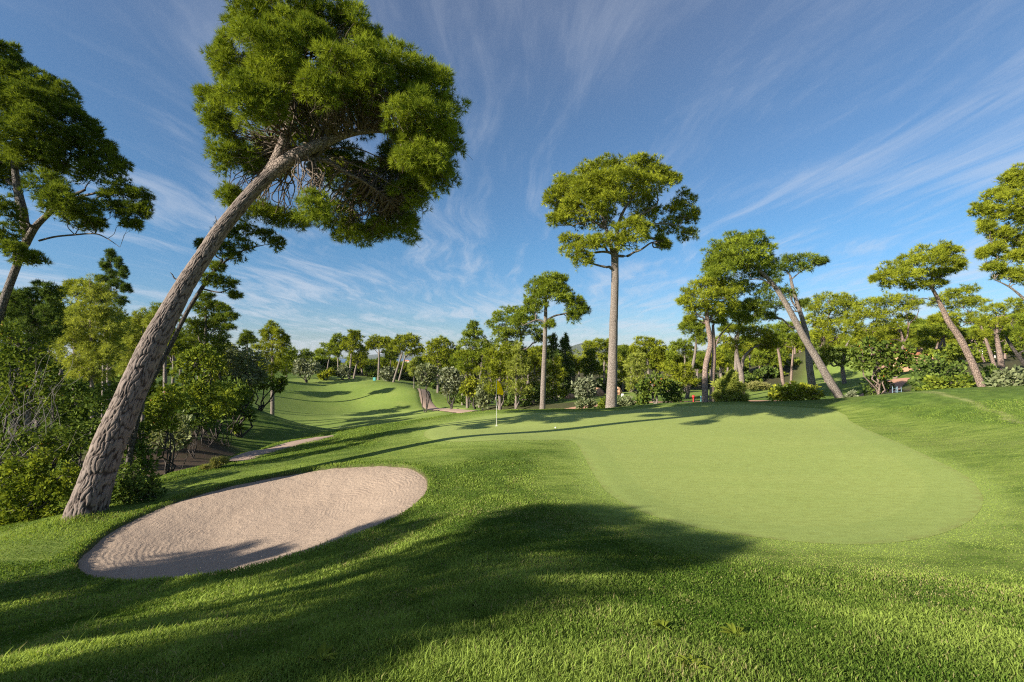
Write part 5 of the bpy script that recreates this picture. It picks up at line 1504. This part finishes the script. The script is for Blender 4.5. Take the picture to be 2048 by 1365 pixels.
# pines of the dense wood, all alike from here
rg = np.random.default_rng(71)
FILL = [(925, 78), (955, 84), (985, 74), (1020, 78), (1050, 72), (1085, 76), (1120, 80), (1150, 86), (1170, 82), (1225, 88), (1255, 80), (1285, 76), (1320, 78), (1345, 70), (1395, 80), (1420, 74), (1455, 92), (1500, 96),
        (1530, 92), (1570, 98), (1600, 104), (1640, 106), (1680, 104), (1720, 100), (1745, 92), (1775, 80), (1810, 76), (1845, 72), (1870, 66), (1905, 64), (1940, 66), (1975, 62), (2010, 60), (2040, 56), (1820, 60), (1890, 54), (2000, 50), (2060, 48),
        (640, 108), (668, 112), (725, 108), (745, 114), (768, 112), (800, 110), (840, 106), (862, 100), (898, 96), (590, 108), (560, 104),
        (935, 64), (972, 66), (1015, 62), (1055, 60), (1090, 64), (1118, 66), (1145, 68), (1262, 64), (1310, 70), (1335, 62), (1358, 66), (1405, 68), (1442, 62), (1470, 84), (1515, 104), (1550, 88), (1590, 92)]
for i, (x, d) in enumerate(FILL):
    top = np.interp(x, [560, 700, 740, 830, 900, 960, 1060, 1150, 1250, 1350, 1450, 1600, 1750, 2060], [708, 705, 718, 716, 700, 690, 690, 700, 700, 695, 695, 668, 650, 635]) + rg.uniform(-6, 14)
    gx_ = (x - 1024) / F * d
    yb = 708 + (CAM_H - ground_z(gx_, d)) / d * F
    hh_ = yb - top
    lx = rg.uniform(-8, 8)
    s_ = 60.0 / d * rg.uniform(.8, 1.15)
    bl = [(x + lx + rg.uniform(-20, 20) * s_, top + (6 + rg.uniform(0, .42) * hh_ * .8), rg.uniform(12, 21) * s_, rg.uniform(7, 12) * s_) for _ in range(8)]
    tree('pine', 'pine of the dense wood behind the nearer trees, much like its neighbours', 'tree', d,
         [[(x, yb, .24), (x + lx * .3, yb - hh_ * .4, .2), (x + lx, yb - hh_ * .7, .13), (x + lx, top + 8, .05)]], bl,
         ['pine', 'pine_y', 'pine_d'][i % 3 if x < 1500 else [0, 1, 1][i % 3]], seed=600 + i, size=6.5, k=6, fine=0.7, group='pines of the dense wood', wk=0.13, twigs=2,
         bark=BARK_RED if x > 1500 else BARK_GREY)

for i, (x, d, top) in enumerate([(300, 50, 640), (345, 58, 648), (395, 52, 640), (430, 62, 665), (465, 56, 680), (250, 44, 620), (360, 70, 660), (420, 78, 680), (30, 34, 600), (75, 30, 590), (120, 36, 600), (215, 34, 620), (255, 38, 628), (160, 44, 615), (-20, 36, 590)]):
    gx_ = (x - 1024) / F * d
    yb = 708 + (CAM_H - ground_z(gx_, d)) / d * F
    hh_ = yb - top
    s_ = 60.0 / d * rg.uniform(.9, 1.2)
    bl = [(x + rg.uniform(-20, 20) * s_, top + (6 + rg.uniform(0, .5) * hh_ * .8), rg.uniform(13, 22) * s_, rg.uniform(9, 14) * s_) for _ in range(9)]
    tree('pine', 'pine of the wooded bank beyond the bare soil, half hidden by its shrubs', 'tree', d,
         [[(x, yb, .24), (x + 2, yb - hh_ * .4, .2), (x, yb - hh_ * .7, .13), (x, top + 8, .05)]], bl,
         ['pine', 'pine_y', 'pine_d'][i % 3], seed=700 + i, size=6.5, k=6, fine=0.7, group='pines of the wooded bank', wk=0.13, twigs=2)

# ------------------------------------------------------------------ the flag and small things
def add_tube(name, pts, r, mat, parent, base, seg=12):
    p = np.asarray(pts, float)
    return wood(name, [tube(p, np.broadcast_to(r, (len(p),)) if np.isscalar(r) else np.asarray(r), seg)], mat, parent, base)


M_WHITE = plain_mat('white_paint', (0.78, 0.78, 0.76), 0.4)
M_POLE = plain_mat('pole_paint', (0.62, 0.60, 0.55), 0.35)
M_FLAG = leaf_mat('yellow_flag_cloth', (0.92, 0.70, 0.005), (0.92, 0.70, 0.005), 0.3)
M_BLACK = plain_mat('dark_hole', (0.02, 0.02, 0.02), 0.6)
M_RED = plain_mat('red_paint', (0.62, 0.03, 0.03), 0.4)
M_GREENP = plain_mat('green_paint', (0.03, 0.28, 0.17), 0.4)
M_TEAL = plain_mat('teal_paint', (0.10, 0.36, 0.34), 0.5)
M_YEL = plain_mat('yellow_paint', (0.70, 0.52, 0.02), 0.5)
M_ORANGE = plain_mat('orange_paint', (0.75, 0.20, 0.03), 0.5)
M_BLUE = plain_mat('blue_grey_metal', (0.26, 0.36, 0.45), 0.4, metal=0.4)
M_ROCK = plain_mat('orange_rock', (0.48, 0.27, 0.16), 0.9, 0.8, 3, 0.35)
M_WALL = plain_mat('terracotta_render', (0.62, 0.36, 0.24), 0.9, 0.2, 4)
M_ROOF = plain_mat('roof_tiles', (0.42, 0.17, 0.09), 0.9, 0.4, 8)

fb = cast(993, 853)
fb[2] = base_h(fb[0], fb[1]) + 0.02
root = empty('golf_flag', fb)
tag(root, 'yellow flag on a thin white pole standing in the hole of the putting green', 'flag')
HP = 2.12
add_tube('pole', [fb + [0, 0, -.05], fb + [0, 0, HP * .35], fb + [0, 0, HP * .7], fb + [0, 0, HP]], 0.011, M_POLE, root, fb)
nu, nv_ = 10, 14
V = []
for sidez in (0.004, -0.004):
    for j in range(nv_ + 1):
        for i in range(nu + 1):
            s, q = i / nu, j / nv_
            wdt = 0.36 * (0.25 + 0.75 * q ** 0.8) * (1 if q < 0.8 else 1 - 1.4 * (q - 0.8))
            V.append([0.012 + s * wdt, 0.05 * math.sin(s * 7 + q * 3) * s + sidez, HP - 0.02 - q * 0.64 - s * 0.06])
V = np.array(V)
m1 = (nu + 1) * (nv_ + 1)
id_ = np.arange(m1).reshape(nv_ + 1, nu + 1)
f1 = np.stack([id_[:-1, :-1], id_[:-1, 1:], id_[1:, 1:], id_[1:, :-1]], -1).reshape(-1, 4)
obj('cloth', new_mesh('cloth', V, np.concatenate([f1, f1[:, ::-1] + m1]), M_FLAG, smooth=True), root)
a = np.linspace(0, 2 * np.pi, 25)[:-1]
ring = np.concatenate([np.stack([np.cos(a) * r_, np.sin(a) * r_, 0 * a + z_], 1) for r_, z_ in ((0.054, .003), (0.066, .004), (0.066, -.03), (0.054, -.10))])
id_ = np.arange(96).reshape(4, 24)
nx_ = np.roll(id_, -1, 1)
fr = np.concatenate([np.stack([id_[k_], nx_[k_], nx_[(k_ + 1) % 4], id_[(k_ + 1) % 4]], -1) for k_ in range(4)])
obj('cup_rim', new_mesh('cup_rim', ring, fr, M_WHITE), root)


def ball_mesh(name, r, mat, dimple=False):
    import bmesh
    bm = bmesh.new()
    bmesh.ops.create_icosphere(bm, subdivisions=4, radius=r)
    if dimple:
        for v_ in bm.verts:
            n_ = v_.co.normalized()
            v_.co = n_ * r * (1 - 0.02 * (0.5 + 0.5 * math.sin(n_.x * 22) * math.sin(n_.y * 22) * math.sin(n_.z * 22)))
    me_ = bpy.data.meshes.new(name)
    bm.to_mesh(me_)
    bm.free()
    for p_ in me_.polygons:
        p_.use_smooth = True
    me_.materials.append(mat)
    return me_


gb = cast(1111, 858)
gb[2] = base_h(gb[0], gb[1]) + 0.018 + 0.033
tag(obj('golf_ball', ball_mesh('golf_ball', 0.034, M_WHITE, True), loc=gb), 'small white golf ball lying on the putting green near the flag', 'ball')


def post(name, label, cat, px, py, d, h, r, mat, group=None, cap=None):
    p = at(px, py, d)
    p[2] = ground_z(p[0], p[1]) - 0.02
    root_ = empty(name, p)
    tag(root_, label, cat, group)
    add_tube('post', [p, p + [0, 0, h * .5], p + [0, 0, h * .96], p + [0, 0, h * 0.97], p + [0, 0, h]], [r, r, r, r * 1.0, r * 0.25], mat, root_, p, 10)
    if cap:
        cap(root_, p)
    return root_, p


post('marker_stake', 'yellow stake on the shaded valley slope, the one closer to the trees', 'stake', 558, 870, 50, 0.55, 0.035, M_YEL, 'yellow stakes in the valley')
post('marker_stake', 'yellow stake on the shaded valley slope, the one closer to the far green', 'stake', 618, 862, 52, 0.55, 0.035, M_YEL, 'yellow stakes in the valley')
post('marker_stake', 'short orange stake beside the far path end', 'stake', 935, 826, 44, 0.30, 0.035, M_ORANGE)
post('marker_stake', 'white stake at the edge of the far fairway', 'stake', 680, 857, 56, 0.22, 0.03, M_WHITE)


def redball(root_, p):
    o = obj('ball', ball_mesh('ball', 0.10, M_RED), root_)
    o.location = (0, 0, 0.38)


rt, rp = post('ball_washer', 'red ball on a red post behind the crest of the green', 'ball washer', 1387, 806, 31, 0.38, 0.04, M_RED, cap=redball)
q = rp + np.array([0.10, 0.05, 0])
add_tube('green_post', [q, q + [0, 0, .28], q + [0, 0, .30], q + [0, 0, .31]], [.025, .025, .025, .01], M_GREENP, rt, rp)
post('marker_stake', 'blue-green stake beside the wavy pine trunk', 'stake', 1402, 806, 32, 0.42, 0.04, M_TEAL)


def box(name, c, s, mat, parent, base, bev=0.02, rot=0.0):
    import bmesh
    bm = bmesh.new()
    bmesh.ops.create_cube(bm, size=1.0)
    for v_ in bm.verts:
        v_.co = Vector((v_.co.x * s[0], v_.co.y * s[1], v_.co.z * s[2]))
    bmesh.ops.bevel(bm, geom=list(bm.edges), offset=bev, segments=2, affect='EDGES')
    me_ = bpy.data.meshes.new(name)
    bm.to_mesh(me_)
    bm.free()
    me_.materials.append(mat)
    o = obj(name, me_, parent)
    o.location = np.asarray(c) - np.asarray(base)
    o.rotation_euler = (0, 0, rot)
    return o


# low board by the wavy trunk
p = at(1406, 806, 30.5)
p[2] = ground_z(p[0], p[1])
root = empty('sign_board', p)
tag(root, 'low pale blue-grey board beside the foot of the wavy pine trunk', 'sign')
box('panel', p + [0, 0, .24], (0.34, .03, .2), M_BLUE, root, p, .008)
for sx_ in (-.13, .13):
    add_tube('leg', [p + [sx_, .03, 0], p + [sx_, .03, .15], p + [sx_, .03, .3]], .015, M_BLUE, root, p, 8)

# tee boxes: small markers
for nm, lab, px_, py_, d, s, mt in (('tee_marker', 'small teal box marker on the edge of the hill top', 749, 764, 92, .55, M_TEAL), ('tee_marker', 'small white block on the fairway behind the tall bare trunk', 1245, 795, 56, .30, M_WHITE)):
    p = at(px_, py_, d)
    p[2] = ground_z(p[0], p[1])
    root = empty(nm, p)
    tag(root, lab, 'tee marker')
    box('body', p + [0, 0, s * .8], (s, s * .7, s * 1.2), mt, root, p, .04)
    box('foot', p + [0, 0, s * .1], (s * .6, s * .5, s * .25), M_BLACK, root, p, .02)

# metal stand by the berry tree
p = at(1794, 792, 31)
p[2] = ground_z(p[0], p[1])
root = empty('metal_stand', p)
tag(root, 'light blue tubular stand beside the trunk of the orange-berried tree', 'stand')
for sx_ in (-.18, .18):
    for sy_ in (-.15, .15):
        add_tube('leg', [p + [sx_, sy_, 0], p + [sx_, sy_, .25], p + [sx_ * .9, sy_, .5]], .018, M_BLUE, root, p, 8)
for z_ in (.18, .38):
    for sy_ in (-.15, .15):
        add_tube('rung', [p + [-.18, sy_, z_], p + [0, sy_, z_], p + [.18, sy_, z_]], .014, M_BLUE, root, p, 8)


def rock(label, px_, py_, d, s, seed):
    import bmesh
    bm = bmesh.new()
    bmesh.ops.create_icosphere(bm, subdivisions=4, radius=1)
    rr_ = np.random.default_rng(seed)
    ph = rr_.uniform(0, 6, 9)
    for v_ in bm.verts:
        c_ = v_.co
        n_ = 0.16 * math.sin(c_.x * 3 + ph[0]) + 0.14 * math.sin(c_.y * 4 + ph[1]) + 0.12 * math.sin(c_.z * 4 + ph[2] + c_.x * 2) + 0.05 * math.sin(c_.x * 9 + ph[3]) * math.sin(c_.z * 8 + ph[4])
        v_.co = Vector((c_.x * s[0], c_.y * s[1], c_.z * s[2])) * (1 + n_)
    me_ = bpy.data.meshes.new('boulder')
    bm.to_mesh(me_)
    bm.free()
    for p_ in me_.polygons:
        p_.use_smooth = True
    me_.materials.append(M_ROCK)
    p = at(px_, py_, d)
    p[2] = ground_z(p[0], p[1]) + s[2] * 0.35
    tag(obj('boulder', me_, loc=p), label, 'rock')


rock('orange boulder behind the tall bare trunk, seen left of it', 1200, 785, 60, (.6, .5, .8), 1)
rock('orange boulder just right of the tall bare trunk', 1237, 785, 60, (.45, .4, .6), 2)
rock('low orange stone at the wood edge left of the little round olive', 1140, 787, 58, (.6, .4, .4), 3)


# buildings: a house behind the berry tree, and the far town by the sea
def house(name, label, c, w_, dp, h, wall, roofm, group=None, rot=0.0):
    import bmesh
    root_ = empty(name, c)
    root_.rotation_euler = (0, 0, rot)
    tag(root_, label, 'house', group)
    box('wall', np.array([0, 0, h / 2]), (w_, dp, h), wall, root_, (0, 0, 0), 0.03)
    bm = bmesh.new()
    o = 0.3
    vs = [bm.verts.new(q_) for q_ in ((-w_ / 2 - o, -dp / 2 - o, h), (w_ / 2 + o, -dp / 2 - o, h), (w_ / 2 + o, dp / 2 + o, h), (-w_ / 2 - o, dp / 2 + o, h), (-w_ / 4, 0, h + w_ * .22), (w_ / 4, 0, h + w_ * .22))]
    for fc_ in ((0, 1, 5, 4), (1, 2, 5), (2, 3, 4, 5), (3, 0, 4), (3, 2, 1, 0)):
        bm.faces.new([vs[k_] for k_ in fc_])
    me_ = bpy.data.meshes.new('roof')
    bm.to_mesh(me_)
    bm.free()
    me_.materials.append(roofm)
    obj('roof', me_, root_).location = (0, 0, 0.005)
    n_ = max(2, int(w_ / 3))
    for k_ in range(n_):
        for fl in range(max(1, int(h / 3))):
            box('window', np.array([(k_ + .5) / n_ * w_ - w_ / 2, -dp / 2 - .004, 1.5 + 3 * fl]), (w_ / n_ * .4, .06, 1.2), M_BLACK, root_, (0, 0, 0), .01)
    return root_


c = at(1812, 775, 62)
c[2] = ground_z(c[0], c[1]) - .1
house('house', 'low terracotta house half hidden behind the orange-berried tree', c, 5.0, 5, 2.6, M_WALL, M_ROOF)
M_TOWN = plain_mat('white_render', (0.75, 0.72, 0.68), 0.8)
rg = np.random.default_rng(4)
for i in range(11):
    x_ = rg.uniform(737, 832)
    d = rg.uniform(1180, 1420)
    c = at(x_, 716, d)
    c[2] = ground_z(c[0], c[1]) - .5
    house('town_house', 'tiny white house of the far town by the sea, seen between the hill pines', c, rg.uniform(8, 20), rg.uniform(8, 14), rg.uniform(4, 9), M_TOWN, M_ROOF, 'white houses of the far town', rg.uniform(-.5, .5))

# fence deep in the wood beyond the bank
fl = [at(1890, 728, 58), at(1915, 724, 60), at(1940, 720, 61), at(1965, 716, 62), at(1990, 714, 63)]
for q_ in fl:
    q_[2] = ground_z(q_[0], q_[1])
root = empty('fence', fl[0])
tag(root, 'post and wire fence between the trunks beyond the grass bank', 'fence')
for q_ in fl:
    add_tube('post', [q_, q_ + [0, 0, .9], q_ + [0, 0, 1.6]], .05, M_WHITE, root, fl[0], 8)
add_tube('wire', [q_ + [0, -.06, 1.2] for q_ in fl], .015, M_BLUE, root, fl[0], 6)
add_tube('wire', [q_ + [0, -.06, .6] for q_ in fl], .015, M_BLUE, root, fl[0], 6)

# broadleaf weeds in the rough in front
def weed(label, px_, py_, n_, L, seed, upk=0.6):
    rr_ = np.random.default_rng(seed)
    p = cast(px_, py_, hgt)
    root_ = empty('weed', p)
    tag(root_, label, 'weed')
    V, Fc, T = [], [], []
    for i in range(n_):
        az_ = rr_.uniform(0, 6.28)
        el = rr_.uniform(0.25, 1.2) * upk
        l = L * rr_.uniform(.6, 1.2)
        d_ = np.array([math.cos(az_), math.sin(az_), 0])
        s_ = np.array([-math.sin(az_), math.cos(az_), 0])
        m_ = 8
        for j in range(m_ + 1):
            q = j / m_
            w2 = l * 0.13 * math.sin(math.pi * min(1, q * 0.93 + .07)) ** 0.7
            c_ = d_ * (l * q * math.cos(el * (1 - .5 * q))) + np.array([0, 0, l * math.sin(el) * (q - 0.55 * q * q) + .01])
            V += [c_ - s_ * w2 + [0, 0, w2 * .5], c_, c_ + s_ * w2 + [0, 0, w2 * .5]]
            T += [.55, .8, .55]
        o_ = i * (m_ + 1) * 3
        for j in range(m_):
            for k_ in range(2):
                a_ = o_ + j * 3 + k_
                Fc.append([a_, a_ + 1, a_ + 4, a_ + 3])
    obj('leaf', new_mesh('leaf', np.array(V) * 0.8, np.array(Fc), LEAF['broad'], {'tint': np.array(T) * rr_.uniform(.7, 1)}, smooth=True), root_)


weed('broad-leaved weed with pale ribs in the front grass below the bunker', 640, 1325, 9, .16, 1)
weed('upright weed with stacked leaves in the front grass, nearest the putting green shadow', 1325, 1262, 22, .11, 2, 1.2)
weed('spreading weed with narrow leaves in the front grass, right of the upright weed', 1470, 1275, 20, .13, 3, 1.0)
weed('dense dark-leaved weed at the bottom edge of the front grass', 1385, 1345, 24, .12, 4, 1.0)
weed('small flat weed in the front grass midway below the bunker', 830, 1200, 8, .10, 5)

# ------------------------------------------------------------------ trees that stand beside the photographer and throw the shadows in front
def offside(label, x, y, h, cr, seed, kind='pine', lean=(0, 0)):
    rr_ = np.random.default_rng(seed)
    b = np.array([x, y, ground_z(x, y)])
    root_ = empty('pine', b)
    tag(root_, label, 'tree', 'pines outside the photo that shade the front grass')
    topz = b + np.array([lean[0], lean[1], h - cr * .6])
    pts, r_ = curve(np.array([b - [0, 0, .2], b * .6 + topz * .4 + rr_.normal(0, .1, 3), topz]), [.28, .2, .08], 8)
    tubes = [tube(pts, r_, 10, .08, seed)]
    blobs = []
    for _ in range(13):
        dv = rr_.normal(0, 1, 3)
        dv /= np.linalg.norm(dv)
        c_ = topz + dv * np.array([cr, cr, cr * .55]) * rr_.uniform(.3, .8)
        rb = cr * rr_.uniform(.2, .38)
        blobs.append((c_, np.array([rb, rb, rb * .7])))
        p2, r2 = limb(pts[len(pts) * 2 // 3], c_, .06, .02, rr_)
        tubes.append(tube(p2, r2, 6))
    wood('trunk', tubes, BARK_GREY, root_, b)
    v, f, tt, _ = foliage(blobs, kind, .25, .25, rr_, 8, .7, .8, True, wk=.05)
    crown_obj('crown', v, f, tt, LEAF[kind], root_, b)


OFFSIDE = [(-13.4, -1.7, 9.1, 2.3, 1), (-16.0, -1.0, 8.4, 1.8, 2), (-12.5, -5.8, 7.0, 2.0, 3), (-16.5, 1.4, 6.7, 1.5, 4), (-13.0, -1.2, 5.4, 1.6, 5), (-11.3, -3.0, 4.8, 1.4, 6), (-12.2, -3.2, 7.5, 2.1, 7), (-14.4, 0.2, 5.6, 1.7, 8)]
for i, (x_, y_, h_, cr_, sd) in enumerate(OFFSIDE):
    offside('pine standing outside the photo that throws its shadow over the front grass', x_, y_, h_, cr_, 500 + sd)

# ------------------------------------------------------------------ the air
hz_m = bpy.data.materials.new('haze_air')
hz_m.use_nodes = True
t = NT(hz_m.node_tree)
pv = t.n('ShaderNodeVolumePrincipled', {'Color': (0.80, 0.88, 1.0, 1), 'Density': 0.00005, 'Anisotropy': 0.0})
ho = t.n('ShaderNodeOutputMaterial')
t.link(pv.outputs[0], ho.inputs['Volume'])
X_, Z0, Z1 = 6100.0, -52.0, 120.0
hv = np.array([[a_ * X_, b_ * X_, z_] for z_ in (Z0, Z1) for b_ in (-1, 1) for a_ in (-1, 1)])
hf = np.array([[0, 2, 3, 1], [4, 5, 7, 6], [0, 1, 5, 4], [2, 6, 7, 3], [0, 4, 6, 2], [1, 3, 7, 5]])
tag(obj('haze', new_mesh('haze', hv, hf, hz_m)), 'thin pale air that fades the far hills', 'haze', kind='stuff')
print('STATS', STATS, len(bpy.data.objects))
